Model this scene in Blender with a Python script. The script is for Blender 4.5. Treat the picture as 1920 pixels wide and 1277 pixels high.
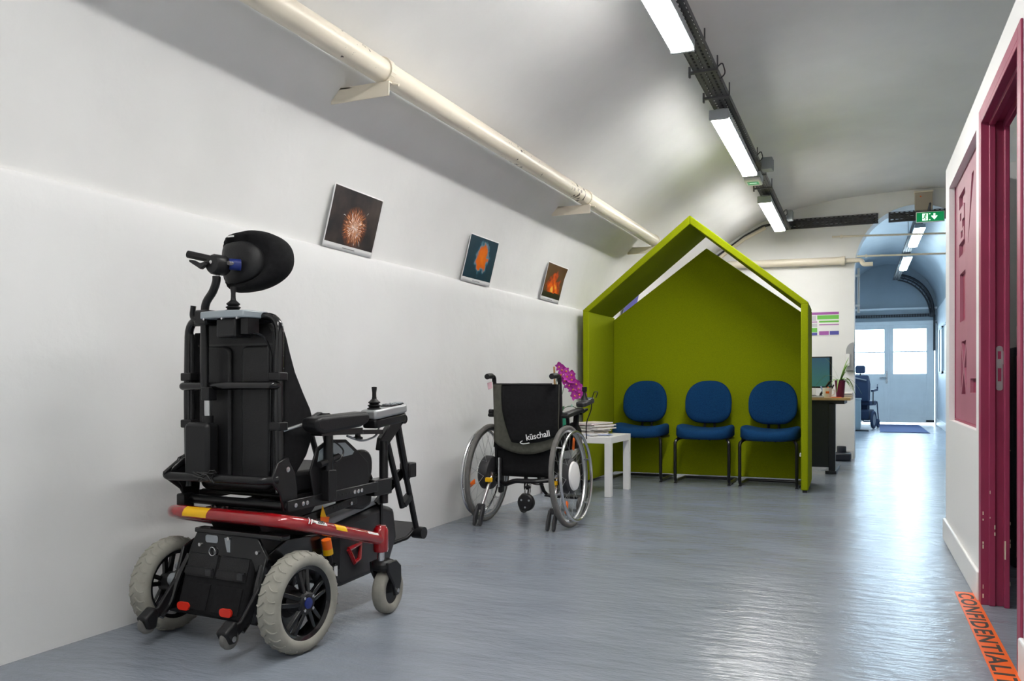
import bpy, bmesh, math, random
from mathutils import Vector, Matrix, Euler
random.seed(7)
PI = math.pi
for o in list(bpy.data.objects): bpy.data.objects.remove(o)
C = bpy.context.scene.collection
S = bpy.context.scene

# ------------------------------------------------------------------ camera
YAW = math.atan(695/1600)
cd = bpy.data.cameras.new('camera'); cam = bpy.data.objects.new('camera', cd); C.objects.link(cam)
cd.sensor_width = 36; cd.sensor_fit = 'HORIZONTAL'; cd.lens = 1600/1920*36
cd.shift_y = (720-638.5)/1920
cd.clip_start = .05
cam.location = (0, 0, .85); cam.rotation_euler = (PI/2, 0, YAW)
S.camera = cam

# ------------------------------------------------------------------ world, daylight, exposure
w = bpy.data.worlds.new('daylight'); S.world = w; w.use_nodes = True
bg = w.node_tree.nodes['Background']
bg.inputs['Color'].default_value = (.66, .85, 1.0, 1); bg.inputs['Strength'].default_value = 9.0
S.view_settings.view_transform = 'Standard'; S.view_settings.look = 'None'
S.view_settings.gamma = 1; S.view_settings.use_curve_mapping = False
S.view_settings.exposure = 1.0
LAMP = 34.0            # emission of the opal luminaire covers
pl = bpy.data.lights.new('door_portal', 'AREA'); pl.shape = 'RECTANGLE'; pl.size = 1.8; pl.size_y = 2.2
pl.cycles.is_portal = True
po = bpy.data.objects.new('door_portal', pl); C.objects.link(po)
po.location = (.13, 20.3, 1.1); po.rotation_euler = (-PI/2, 0, 0)

# ------------------------------------------------------------------ materials
MATS = {}
def nt(name):
    m = bpy.data.materials.new(name); m.use_nodes = True
    t = m.node_tree; b = t.nodes['Principled BSDF']
    MATS[name] = m
    return m, t, b
def N(t, typ, **kw):
    n = t.nodes.new(typ)
    for k, v in kw.items():
        if k in n.inputs.keys(): n.inputs[k].default_value = v
        else: setattr(n, k, v)
    return n
def mat(name, col, rough=.5, metal=0., var=0., scale=8., bump=0., bscale=120., coat=0., col2=None, emit=None, spec=.5):
    m, t, b = nt(name)
    b.inputs['Base Color'].default_value = (*col, 1)
    b.inputs['Roughness'].default_value = rough; b.inputs['Metallic'].default_value = metal
    b.inputs['Specular IOR Level'].default_value = spec
    if coat: b.inputs['Coat Weight'].default_value = coat; b.inputs['Coat Roughness'].default_value = .06
    tc = None
    if var or col2 or bump: tc = N(t, 'ShaderNodeTexCoord')
    if var or col2:
        n = N(t, 'ShaderNodeTexNoise', Scale=scale, Detail=6.0); t.links.new(tc.outputs['Object'], n.inputs['Vector'])
        r = N(t, 'ShaderNodeValToRGB')
        a = col; c2 = col2 or tuple(min(1, x*(1+var)) for x in col); a = tuple(x*(1-var) for x in col) if not col2 else col
        r.color_ramp.elements[0].position = .3; r.color_ramp.elements[1].position = .7
        r.color_ramp.elements[0].color = (*a, 1); r.color_ramp.elements[1].color = (*c2, 1)
        t.links.new(n.outputs['Fac'], r.inputs['Fac']); t.links.new(r.outputs['Color'], b.inputs['Base Color'])
    if bump:
        n2 = N(t, 'ShaderNodeTexNoise', Scale=bscale, Detail=4.0); t.links.new(tc.outputs['Object'], n2.inputs['Vector'])
        bp = N(t, 'ShaderNodeBump', Strength=bump, Distance=.01); t.links.new(n2.outputs['Fac'], bp.inputs['Height'])
        t.links.new(bp.outputs['Normal'], b.inputs['Normal'])
    if emit:
        b.inputs['Emission Color'].default_value = (*emit[:3], 1); b.inputs['Emission Strength'].default_value = emit[3]
    return m

mat('plaster', (.745, .75, .75), .55, var=.02, scale=3, bump=.25, bscale=14)
mat('vault_paint', (.825, .825, .815), .6, var=.035, scale=2.2, bump=.22, bscale=10)
mat('white_paint', (.80, .80, .79), .45, bump=.08, bscale=60)
mat('white_gloss', (.83, .83, .82), .3)
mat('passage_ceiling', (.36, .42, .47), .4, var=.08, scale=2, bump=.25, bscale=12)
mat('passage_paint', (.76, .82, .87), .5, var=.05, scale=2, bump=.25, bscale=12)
mat('door_paint', (.90, .93, .94), .4, var=.03, scale=5)
mat('magenta', (.30, .030, .085), .42, var=.08, scale=6, bump=.05, bscale=40)
mat('magenta_light', (.37, .125, .18), .5, var=.05, scale=6)
mat('cream', (.80, .73, .60), .38, var=.03, scale=5)
mat('lime', (.245, .29, .002), .95, var=.13, scale=160, bump=.2, bscale=500, spec=.15)
mat('blue_fabric', (.006, .045, .135), .95, var=.25, scale=160, bump=.25, bscale=500, spec=.15)
mat('black_tube', (.005, .005, .006), .3, spec=.4)
mat('black_plastic', (.0065, .0065, .0075), .42, bump=.05, bscale=300, spec=.35)
mat('black_gloss', (.005, .005, .006), .15)
mat('black_fabric', (.009, .009, .010), .9, var=.25, scale=60, bump=.2, bscale=400, spec=.2)
mat('black_leather', (.008, .008, .009), .45, var=.1, scale=20, bump=.12, bscale=260, spec=.35)
mat('olive_fabric', (.10, .10, .082), .85, var=.15, scale=40, bump=.2, bscale=300, spec=.2)
mat('dark_grey', (.026, .026, .029), .5)
mat('mid_grey', (.25, .27, .29), .5)
mat('tyre_grey', (.27, .262, .23), .8, var=.14, scale=14, bump=.1, bscale=60)
mat('tyre_dark', (.13, .127, .12), .75, var=.15, scale=20)
mat('steel', (.62, .62, .63), .25, metal=1)
mat('brushed', (.55, .56, .57), .38, metal=1)
mat('silver_plastic', (.36, .37, .38), .35, metal=.5)
mat('red_metal', (.30, .002, .006), .25, metal=.1, coat=1.0, var=.08, scale=10)
mat('red_reflector', (.65, .03, .015), .3)
mat('yellow', (.85, .48, .0), .4)
mat('orange', (.9, .16, .01), .45)
mat('orange_tape', (.85, .13, .012), .4, var=.05, scale=12)
mat('ink', (.02, .02, .02), .55)
mat('print_grey', (.3, .3, .3), .6)
mat('blue_plastic', (.006, .018, .15), .3)
mat('clear_grey', (.26, .30, .33), .2, spec=.7)
mat('paper', (.80, .80, .80), .6)
mat('paper_blue', (.35, .42, .68), .55)
mat('paper_tan', (.62, .55, .46), .6, var=.2, scale=30)
mat('paper_pink', (.70, .45, .50), .6)
mat('tray_metal', (.14, .14, .145), .5, metal=.6)
mat('tray_dark', (.055, .055, .06), .55, metal=.3)
mat('lamp_body', (.42, .46, .48), .45)
mat('opal', (.9, .9, .9), .4, emit=(1, .985, .95, LAMP))
mat('opal_far', (.85, .9, .95), .4, emit=(.72, .90, 1, 32.0))
mat('sign_green', (.0, .16, .05), .35, emit=(0, .30, .09, .3))
mat('sign_white', (.85, .95, .88), .35, emit=(.75, 1, .8, .5))
mat('wood', (.55, .35, .15), .45, var=.12, scale=14)
mat('navy', (.012, .016, .026), .5)
mat('beige_plastic', (.42, .36, .28), .55)
mat('plum', (.16, .012, .06), .4)
mat('leaf', (.16, .30, .06), .5, var=.2, scale=12)
mat('leaf_dark', (.03, .12, .05), .45)
mat('teal_pot', (.0, .24, .13), .3)
mat('petal', (.46, .03, .36), .55, var=.3, scale=30)
mat('petal_core', (.75, .28, .03), .5)
mat('bamboo', (.42, .25, .10), .6, var=.15, scale=30)
mat('bud', (.45, .68, .60), .5)
mat('mat_blue', (.075, .12, .28), .9, var=.1, scale=60)
mat('far_blue', (.012, .03, .08), .6)
mat('cabinet_grey', (.22, .29, .33), .5)
mat('chart_purple', (.36, .10, .38), .6)
mat('chart_green', (.16, .52, .08), .6)
mat('chart_blue', (.08, .08, .36), .6)
mat('chart_grey', (.55, .55, .58), .6)
mat('concrete', (.75, .75, .72), .9)
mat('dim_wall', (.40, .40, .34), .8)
mat('chip', (.75, .65, .5), .7)
mat('rust', (.06, .04, .025), .8)

def floor_mat():
    m, t, b = nt('floor_paint')
    tc = N(t, 'ShaderNodeTexCoord')
    mp = N(t, 'ShaderNodeMapping'); mp.inputs['Scale'].default_value = (1.0, 2.2, 1); t.links.new(tc.outputs['Object'], mp.inputs['Vector'])
    n = N(t, 'ShaderNodeTexNoise', Scale=1.6, Detail=7.0, Roughness=.6); t.links.new(mp.outputs['Vector'], n.inputs['Vector'])
    r = N(t, 'ShaderNodeValToRGB')
    r.color_ramp.elements[0].position = .3; r.color_ramp.elements[1].position = .72
    r.color_ramp.elements[0].color = (.185, .212, .255, 1); r.color_ramp.elements[1].color = (.235, .265, .31, 1)
    t.links.new(n.outputs['Fac'], r.inputs['Fac']); t.links.new(r.outputs['Color'], b.inputs['Base Color'])
    mp2 = N(t, 'ShaderNodeMapping'); mp2.inputs['Scale'].default_value = (2.2, 6.0, 1); t.links.new(tc.outputs['Object'], mp2.inputs['Vector'])
    n2 = N(t, 'ShaderNodeTexNoise', Scale=3.2, Detail=5.0, Roughness=.62); t.links.new(mp2.outputs['Vector'], n2.inputs['Vector'])
    mp3 = N(t, 'ShaderNodeMapping'); mp3.inputs['Scale'].default_value = (1.0, 2.0, 1); t.links.new(tc.outputs['Object'], mp3.inputs['Vector'])
    n3 = N(t, 'ShaderNodeTexNoise', Scale=55.0, Detail=2.0); t.links.new(mp3.outputs['Vector'], n3.inputs['Vector'])
    bp = N(t, 'ShaderNodeBump', Strength=.5, Distance=.016); t.links.new(n2.outputs['Fac'], bp.inputs['Height'])
    bp2 = N(t, 'ShaderNodeBump', Strength=.13, Distance=.004); t.links.new(n3.outputs['Fac'], bp2.inputs['Height'])
    t.links.new(bp.outputs['Normal'], bp2.inputs['Normal']); t.links.new(bp2.outputs['Normal'], b.inputs['Normal'])
    rr = N(t, 'ShaderNodeMapRange'); rr.inputs['To Min'].default_value = .16; rr.inputs['To Max'].default_value = .30
    t.links.new(n.outputs['Fac'], rr.inputs['Value']); t.links.new(rr.outputs['Result'], b.inputs['Roughness'])
floor_mat()
def glass_mat():
    m = bpy.data.materials.new('window_glass'); m.use_nodes = True; MATS['window_glass'] = m
    t = m.node_tree; t.nodes.clear()
    o = N(t, 'ShaderNodeOutputMaterial'); mx = N(t, 'ShaderNodeMixShader'); tr = N(t, 'ShaderNodeBsdfTransparent'); gl = N(t, 'ShaderNodeBsdfGlossy', Roughness=.02)
    tr.inputs['Color'].default_value = (.96, .98, 1, 1)
    f = N(t, 'ShaderNodeFresnel', IOR=1.45)
    t.links.new(f.outputs[0], mx.inputs[0]); t.links.new(tr.outputs[0], mx.inputs[1]); t.links.new(gl.outputs[0], mx.inputs[2]); t.links.new(mx.outputs[0], o.inputs[0])
glass_mat()
def pipe_mat():
    m, t, b = nt('chipped_cream'); b.inputs['Roughness'].default_value = .35
    tc = N(t, 'ShaderNodeTexCoord'); n = N(t, 'ShaderNodeTexNoise', Scale=26.0, Detail=5.0); t.links.new(tc.outputs['Object'], n.inputs['Vector'])
    n1 = N(t, 'ShaderNodeTexNoise', Scale=1.3, Detail=1.0); t.links.new(tc.outputs['Object'], n1.inputs['Vector'])
    mu = N(t, 'ShaderNodeMath', operation='MULTIPLY'); t.links.new(n.outputs['Fac'], mu.inputs[0]); t.links.new(n1.outputs['Fac'], mu.inputs[1])
    r = N(t, 'ShaderNodeValToRGB'); r.color_ramp.elements[0].position = .352; r.color_ramp.elements[1].position = .36
    r.color_ramp.elements[0].color = (.80, .73, .60, 1); r.color_ramp.elements[1].color = (.07, .05, .035, 1)
    t.links.new(mu.outputs[0], r.inputs['Fac']); t.links.new(r.outputs['Color'], b.inputs['Base Color'])
pipe_mat()
# posters: flat print, in the sheet's own coordinates (y across, z up, metres from its centre)
def poster_mats():
    def base(name):
        m, t, b = nt(name); b.inputs['Roughness'].default_value = .35
        tc = N(t, 'ShaderNodeTexCoord'); sp = N(t, 'ShaderNodeSeparateXYZ'); t.links.new(tc.outputs['Object'], sp.inputs[0])
        return m, t, b, tc, sp
    def mth(t, op, a, b=None, c=None):
        n = N(t, 'ShaderNodeMath', operation=op)
        for i, v in enumerate((a, b, c)):
            if v is None: continue
            if isinstance(v, (int, float)): n.inputs[i].default_value = v
            else: t.links.new(v, n.inputs[i])
        return n.outputs[0]
    def ramp(t, fac, stops):
        r = N(t, 'ShaderNodeValToRGB'); e = r.color_ramp.elements
        while len(e) < len(stops): e.new(.5)
        for i, (p, c) in enumerate(stops): e[i].position = p; e[i].color = (*c, 1)
        t.links.new(fac, r.inputs['Fac']); return r.outputs['Color']
    def mix(t, f, a, b):
        n = N(t, 'ShaderNodeMixRGB'); 
        if isinstance(f, float): n.inputs[0].default_value = f
        else: t.links.new(f, n.inputs[0])
        t.links.new(a, n.inputs[1]); t.links.new(b, n.inputs[2]); return n.outputs[0]
    # fireworks
    m, t, b, tc, sp = base('print_fireworks')
    y = mth(t, 'SUBTRACT', sp.outputs['Y'], .01); z = mth(t, 'ADD', sp.outputs['Z'], .025)
    ang = mth(t, 'ARCTAN2', z, y); rad = mth(t, 'SQRT', mth(t, 'ADD', mth(t, 'MULTIPLY', y, y), mth(t, 'MULTIPLY', z, z)))
    cv = N(t, 'ShaderNodeCombineXYZ'); t.links.new(mth(t, 'MULTIPLY', ang, 9.0), cv.inputs[0]); t.links.new(mth(t, 'MULTIPLY', rad, 14.0), cv.inputs[1])
    ns = N(t, 'ShaderNodeTexNoise', Scale=2.2, Detail=3.0); t.links.new(cv.outputs[0], ns.inputs['Vector'])
    fall = mth(t, 'SUBTRACT', 1.0, mth(t, 'DIVIDE', rad, .105))
    v = mth(t, 'MULTIPLY', mth(t, 'MAXIMUM', fall, 0.0), mth(t, 'POWER', mth(t, 'MULTIPLY', ns.outputs['Fac'], 1.85), 5.5))
    col = ramp(t, v, [(0, (.014, .012, .014)), (.12, (.10, .03, .012)), (.4, (.42, .11, .02)), (.75, (.75, .35, .12)), (.95, (.95, .85, .8))])
    sm = N(t, 'ShaderNodeTexNoise', Scale=9.0, Detail=4.0); t.links.new(tc.outputs['Object'], sm.inputs['Vector'])
    smc = ramp(t, sm.outputs['Fac'], [(.35, (.012, .010, .012)), (.8, (.11, .075, .06))])
    ad = N(t, 'ShaderNodeMixRGB', blend_type='ADD'); ad.inputs[0].default_value = .6
    t.links.new(col, ad.inputs[1]); t.links.new(smc, ad.inputs[2]); t.links.new(ad.outputs[0], b.inputs['Base Color'])
    # orange cloud on deep blue
    m, t, b, tc, sp = base('print_cloud')
    ns = N(t, 'ShaderNodeTexNoise', Scale=22.0, Detail=5.0); t.links.new(tc.outputs['Object'], ns.inputs['Vector'])
    y = mth(t, 'DIVIDE', mth(t, 'SUBTRACT', sp.outputs['Y'], .012), .105); z = mth(t, 'DIVIDE', mth(t, 'SUBTRACT', sp.outputs['Z'], .02), .115)
    d = mth(t, 'ADD', mth(t, 'SQRT', mth(t, 'ADD', mth(t, 'MULTIPLY', y, y), mth(t, 'MULTIPLY', z, z))), mth(t, 'MULTIPLY', mth(t, 'SUBTRACT', ns.outputs['Fac'], .5), 1.1))
    col = ramp(t, d, [(0, (.85, .20, .01)), (.62, (.72, .13, .005)), (.78, (.10, .25, .33)), (.92, (.012, .07, .12)), (1, (.006, .035, .065))])
    t.links.new(col, b.inputs['Base Color'])
    # eruption
    m, t, b, tc, sp = base('print_eruption')
    ns = N(t, 'ShaderNodeTexNoise', Scale=20.0, Detail=6.0); t.links.new(tc.outputs['Object'], ns.inputs['Vector'])
    y = mth(t, 'DIVIDE', sp.outputs['Y'], .15); z = mth(t, 'DIVIDE', mth(t, 'ADD', sp.outputs['Z'], .06), .14)
    d = mth(t, 'ADD', mth(t, 'SQRT', mth(t, 'ADD', mth(t, 'MULTIPLY', y, y), mth(t, 'MULTIPLY', z, z))), mth(t, 'MULTIPLY', mth(t, 'SUBTRACT', ns.outputs['Fac'], .5), 2.0))
    col = ramp(t, d, [(0, (.95, .55, .08)), (.3, (.88, .13, .008)), (.75, (.45, .04, .008)), (1, (.10, .045, .02))])
    hl = mth(t, 'LESS_THAN', mth(t, 'ADD', sp.outputs['Z'], mth(t, 'MULTIPLY', mth(t, 'SUBTRACT', ns.outputs['Fac'], .5), .03)), -.075)
    dk = N(t, 'ShaderNodeRGB'); dk.outputs[0].default_value = (.012, .012, .012, 1)
    t.links.new(mix(t, hl, col, dk.outputs[0]), b.inputs['Base Color'])
    # dark computer screen
    m, t, b, tc, sp = base('screen')
    b.inputs['Roughness'].default_value = .2
    col = ramp(t, mth(t, 'ADD', mth(t, 'MULTIPLY', sp.outputs['Z'], 2.0), .5), [(.1, (.05, .18, .16)), (.9, (.03, .07, .16))])
    t.links.new(col, b.inputs['Base Color']); t.links.new(col, b.inputs['Emission Color']); b.inputs['Emission Strength'].default_value = .12
poster_mats()

# ------------------------------------------------------------------ mesh helpers
class G:
    """collects shapes; build() links them as ONE mesh object"""
    def __init__(s): s.v = []; s.f = []
    def add(s, vs, fs, M=None):
        n = len(s.v)
        s.v += [tuple(M @ Vector(v)) if M else tuple(v) for v in vs]
        s.f += [tuple(i+n for i in f) for f in fs]
        return s
    def box(s, x0, x1, y0, y1, z0, z1, M=None):
        vs = [(x, y, z) for z in (z0, z1) for y in (y0, y1) for x in (x0, x1)]
        return s.add(vs, [(0,2,3,1),(4,5,7,6),(0,1,5,4),(2,6,7,3),(0,4,6,2),(1,3,7,5)], M)
    def cbox(s, c, d, rot=(0,0,0)):
        M = Matrix.Translation(c) @ Euler(rot).to_matrix().to_4x4()
        return s.box(-d[0]/2, d[0]/2, -d[1]/2, d[1]/2, -d[2]/2, d[2]/2, M)
    def bar(s, a, b, wx, wz, up=(0,0,1)):
        a, b = Vector(a), Vector(b); d = (b-a); L = d.length; d.normalize()
        u = Vector(up); 
        if abs(d.dot(u)) > .98: u = Vector((1,0,0))
        x = d.cross(u).normalized(); z = x.cross(d)
        M = Matrix((x, d, z)).transposed().to_4x4(); M.translation = a
        return s.box(-wx/2, wx/2, 0, L, -wz/2, wz/2, M)
    def tube(s, pts, r, n=10, closed=False, caps=True):
        P = [Vector(p) for p in pts]; m = len(P)
        rs = r if isinstance(r, (list, tuple)) else [r]*m
        T = []
        for i in range(m):
            a = P[i-1] if (i or closed) else P[i]; b = P[(i+1) % m] if (i < m-1 or closed) else P[i]
            T.append((b-a).normalized())
        u = T[0].orthogonal().normalized(); rings = []
        for i in range(m):
            u = (u - T[i]*u.dot(T[i])).normalized(); v = T[i].cross(u)
            rings.append([tuple(P[i] + (u*math.cos(2*PI*k/n) + v*math.sin(2*PI*k/n))*rs[i]) for k in range(n)])
        vs = [p for q in rings for p in q]; fs = []
        for i in range(m if closed else m-1):
            j = (i+1) % m
            for k in range(n):
                fs.append((i*n+k, i*n+(k+1) % n, j*n+(k+1) % n, j*n+k))
        if caps and not closed:
            fs.append(tuple(reversed(range(n)))); fs.append(tuple(range((m-1)*n, m*n)))
        return s.add(vs, fs)
    def lathe(s, prof, c=(0,0,0), axis='z', n=24, M=None, closed=False):
        vs = []; fs = []; m = len(prof)
        for k in range(n):
            a = 2*PI*k/n; ca, sa = math.cos(a), math.sin(a)
            for r, h in prof:
                p = (r*ca, r*sa, h) if axis == 'z' else ((h, r*ca, r*sa) if axis == 'x' else (r*sa, h, r*ca))
                vs.append((p[0]+c[0], p[1]+c[1], p[2]+c[2]))
        for k in range(n):
            k2 = (k+1) % n
            for i in range(m if closed else m-1):
                j = (i+1) % m
                fs.append((k*m+i, k2*m+i, k2*m+j, k*m+j))
        if not closed:
            if prof[0][0] > 1e-6: fs.append(tuple(k*m for k in reversed(range(n))))
            if prof[-1][0] > 1e-6: fs.append(tuple(k*m+m-1 for k in range(n)))
        return s.add(vs, fs, M)
    def prism(s, out, a, b, axis='x', M=None):
        """out: outline in the two other axes (yz for x, xz for y, xy for z)"""
        n = len(out)
        def P(p, h): return (h, p[0], p[1]) if axis == 'x' else ((p[0], h, p[1]) if axis == 'y' else (p[0], p[1], h))
        vs = [P(p, a) for p in out] + [P(p, b) for p in out]
        fs = [tuple(reversed(range(n))), tuple(range(n, 2*n))] + [(i, (i+1) % n, n+(i+1) % n, n+i) for i in range(n)]
        return s.add(vs, fs, M)
    def loft(s, rings, cap=True):
        n = len(rings[0]); vs = [p for r in rings for p in r]; fs = []
        for i in range(len(rings)-1):
            for k in range(n): fs.append((i*n+k, i*n+(k+1) % n, (i+1)*n+(k+1) % n, (i+1)*n+k))
        if cap: fs.append(tuple(reversed(range(n)))); fs.append(tuple(range((len(rings)-1)*n, len(rings)*n)))
        return s.add(vs, fs)
    def grid(s, fn, nu, nv):
        vs = [fn(i/nu, j/nv) for i in range(nu+1) for j in range(nv+1)]
        fs = [(i*(nv+1)+j, (i+1)*(nv+1)+j, (i+1)*(nv+1)+j+1, i*(nv+1)+j+1) for i in range(nu) for j in range(nv)]
        return s.add(vs, fs)
    def build(s, name, m, parent=None, loc=None, rot=None, bevel=0, seg=2, angle=35, flat=False, sub=0):
        me = bpy.data.meshes.new(name); me.from_pydata(s.v, [], s.f)
        bm = bmesh.new(); bm.from_mesh(me); bmesh.ops.recalc_face_normals(bm, faces=bm.faces); bm.to_mesh(me); bm.free()
        me.materials.append(MATS[m])
        if not flat:
            for p in me.polygons: p.use_smooth = True
            me.set_sharp_from_angle(angle=math.radians(angle))
        o = bpy.data.objects.new(name, me); C.objects.link(o)
        if parent: o.parent = parent
        if loc: o.location = loc
        if rot: o.rotation_euler = rot
        if bevel:
            b = o.modifiers.new('bevel', 'BEVEL'); b.width = bevel; b.segments = seg; b.limit_method = 'ANGLE'; b.angle_limit = math.radians(40)
        if sub:
            b = o.modifiers.new('sub', 'SUBSURF'); b.levels = sub; b.render_levels = sub
        return o
def fillet(pts, r, n=6):
    P = [Vector(p) for p in pts]; out = [P[0]]
    for i in range(1, len(P)-1):
        a, b, c = P[i-1], P[i], P[i+1]; u = (a-b); v = (c-b); k = min(r, u.length*.49, v.length*.49)
        p, q = b+u.normalized()*k, b+v.normalized()*k
        for j in range(n+1):
            t = j/n; out.append(p*(1-t)**2 + b*2*t*(1-t) + q*t*t)
    out.append(P[-1]); return out
def rrect(x0, x1, z0, z1, r, n=5):
    out = []
    for cx, cz, a0 in ((x1-r, z1-r, 0), (x0+r, z1-r, PI/2), (x0+r, z0+r, PI), (x1-r, z0+r, 1.5*PI)):
        for k in range(n+1):
            a = a0+PI/2*k/n; out.append((cx+r*math.cos(a), cz+r*math.sin(a)))
    return out
def crom(pts, per=5):
    out = []
    for i in range(len(pts)-1):
        p0 = pts[max(i-1, 0)]; p1 = pts[i]; p2 = pts[i+1]; p3 = pts[min(i+2, len(pts)-1)]
        for k in range(per):
            t = k/per
            out.append(tuple(.5*((2*b)+(-a+c)*t+(2*a-5*b+4*c-d)*t*t+(-a+3*b-3*c+d)*t**3) for a, b, c, d in zip(p0, p1, p2, p3)))
    out.append(tuple(pts[-1])); return out
def tag(o, label, cat, group=None):
    o['label'] = label; o['category'] = cat
    if group: o['group'] = group
    return o
def thing(name, label, cat, loc=(0,0,0), rz=0, group=None):
    o = bpy.data.objects.new(name, None); o.empty_display_size = .1; C.objects.link(o)
    o.location = loc; o.rotation_euler = (0, 0, rz)
    return tag(o, label, cat, group)
def struct(o): o['kind'] = 'structure'; return o
def sroot(name, loc=(0,0,0), rz=0):
    o = bpy.data.objects.new(name, None); o.empty_display_size = .1; C.objects.link(o); o.location = loc; o.rotation_euler = (0,0,rz); return struct(o)
def copy_tree(o, parent=None):
    c = o.copy(); C.objects.link(c)
    if parent: c.parent = parent
    for ch in list(o.children): copy_tree(ch, c)
    return c
_dg = None
def text(name, body, size, m, parent, M, sx=1.0, depth=.0006, bold=0.0, spacing=1.0, fit=None):
    cu = bpy.data.curves.new(name, 'FONT'); cu.body = body; cu.size = size; cu.extrude = depth; cu.align_x = 'LEFT'
    cu.offset = bold; cu.space_character = spacing; cu.resolution_u = 3
    t = bpy.data.objects.new(name, cu); C.objects.link(t)
    dg = bpy.context.evaluated_depsgraph_get(); me = bpy.data.meshes.new_from_object(t.evaluated_get(dg))
    bpy.data.objects.remove(t); bpy.data.curves.remove(cu)
    if fit: sx = fit/max(v.co.x for v in me.vertices)
    me.transform(M @ Matrix.Diagonal((sx, 1, 1, 1)))
    me.materials.clear(); me.materials.append(MATS[m]); me.name = name
    o = bpy.data.objects.new(name, me); C.objects.link(o); o.parent = parent
    return o
def basis(o, ex, ey):
    ex = Vector(ex).normalized(); ey = Vector(ey); ey = (ey-ex*ey.dot(ex)).normalized(); ez = ex.cross(ey)
    M = Matrix((ex, ey, ez)).transposed().to_4x4(); M.translation = Vector(o); return M

# ================================================================== THE SETTING
from mathutils import noise
YB, YE = -4.0, 10.4            # back wall, end wall of the vaulted room
g = G(); g.box(-2.9, 3.6, YB-.2, 20.12, -.12, 0); struct(g.build('floor', 'floor_paint', flat=True))
g = G(); g.box(-9, 9, 20.12, 60, -.14, -.03); struct(g.build('ground', 'concrete', flat=True))

left = [(-2.478, 1.44), (-2.465, 1.52), (-2.43, 1.65), (-2.385, 1.79), (-2.29, 2.0), (-2.19, 2.12), (-2.01, 2.29), (-1.67, 2.54), (-1.3, 2.755), (-1.0, 2.862), (-.455, 2.955), (.133, 2.99), (.4, 2.994)]
sec = crom(left, 4); sec = sec + [(.8-x, z) for x, z in reversed(sec[:-1])]
def vault_pt(u, v):
    i = u*(len(sec)-1); k = min(int(i), len(sec)-2); t = i-k
    x = sec[k][0]*(1-t)+sec[k+1][0]*t; z = sec[k][1]*(1-t)+sec[k+1][1]*t
    y = YB-.1+(YE+.12-YB)*v
    d = .006*noise.noise((x*1.3, y*.8, z*1.3)) + .003*noise.noise((x*4, y*3, z*4))
    return (x-d*.6, y, z-d)
g = G(); g.grid(vault_pt, len(sec)-1, 70); struct(g.build('ceiling', 'vault_paint', angle=60))
# lower left wall, standing proud of the vault by a narrow rounded ledge
lw = [(-2.44, -.02), (-2.438, .4), (-2.442, .9), (-2.44, 1.3), (-2.441, 1.488), (-2.446, 1.502), (-2.456, 1.509), (-2.475, 1.511), (-2.52, 1.511)]
def lw_pt(u, v):
    i = u*24
    # resample: 16 rows up the face, 8 rows over the ledge
    if i <= 16: z = -.02+(1.486+.02)*i/16; x = -2.44
    else:
        k = (i-16)/8*4; j = min(int(k), 3); t = k-j; a = lw[4+j]; b = lw[5+j]; x = a[0]*(1-t)+b[0]*t; z = a[1]*(1-t)+b[1]*t
    y = YB-.1+(YE+.12-YB)*v
    d = .007*noise.noise((3, y*.9, z*1.4)) + .003*noise.noise((7, y*3.2, z*3.5))
    return (x+d, y, z+ (.006*noise.noise((1, y*1.1, 4)) if i > 14 else 0))
g = G(); g.grid(lw_pt, 24, 90); struct(g.build('wall_left', 'plaster', angle=70))
g = G(); g.box(3.24, 3.44, YB, YE, -.02, 1.52); struct(g.build('wall_right', 'plaster'))
g = G(); g.box(-2.8, 3.5, YB-.2, YB, -.02, 3.3); struct(g.build('wall_back', 'plaster'))

# end wall with the arched opening to the passage
AX0, AX1, ASP, ACR = -.293, .97, 2.16, 2.83
def arch(n=24):
    cx = (AX0+AX1)/2; R = (AX1-AX0)/2
    return [(cx-R*math.cos(PI*k/n), ASP+(ACR-ASP)*math.sin(PI*k/n)) for k in range(n+1)]
def pierced(name, m, x0, x1, ztop, y0, y1, pts, zb=-.02):
    g = G()
    g.box(x0, pts[0][0], y0, y1, zb, ztop); g.box(pts[-1][0], x1, y0, y1, zb, ztop)
    for a, b in zip(pts, pts[1:]):
        vs = [(a[0], y0, a[1]), (b[0], y0, b[1]), (b[0], y0, ztop), (a[0], y0, ztop), (a[0], y1, a[1]), (b[0], y1, b[1]), (b[0], y1, ztop), (a[0], y1, ztop)]
        g.add(vs, [(0,1,2,3), (7,6,5,4), (0,4,5,1), (2,6,7,3)])
    return struct(g.build(name, m, angle=50))
pierced('wall_end', 'vault_paint', -2.8, 3.5, 3.35, YE, YE+.32, arch())
g = G(); g.box(-2.42, AX0-.012, YE-.014, YE, 0, .10); struct(g.build('baseboard_end', 'white_paint'))

# passage beyond
PX0, PX1, PSP, PCR, PY0, PY1 = -.80, 1.05, 2.42, 3.42, YE+.30, 20.0
def pvault(u, v):
    a = PI*u; cx = (PX0+PX1)/2; R = (PX1-PX0)/2
    x, z = cx-R*math.cos(a), PSP+(PCR-PSP)*math.sin(a); y = PY0+(PY1+.02-PY0)*v
    d = .01*noise.noise((x*2, y*.8, z*2)); return (x, y, z-d)
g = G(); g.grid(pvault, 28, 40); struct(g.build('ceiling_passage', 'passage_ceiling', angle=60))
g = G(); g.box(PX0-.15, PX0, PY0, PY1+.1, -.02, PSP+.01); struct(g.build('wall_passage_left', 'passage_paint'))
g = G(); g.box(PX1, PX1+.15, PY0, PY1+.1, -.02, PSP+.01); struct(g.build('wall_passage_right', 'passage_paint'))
g = G(); g.box(PX1-.02, PX1, PY0, PY1, 0, .13); struct(g.build('baseboard_passage', 'door_paint'))
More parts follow.
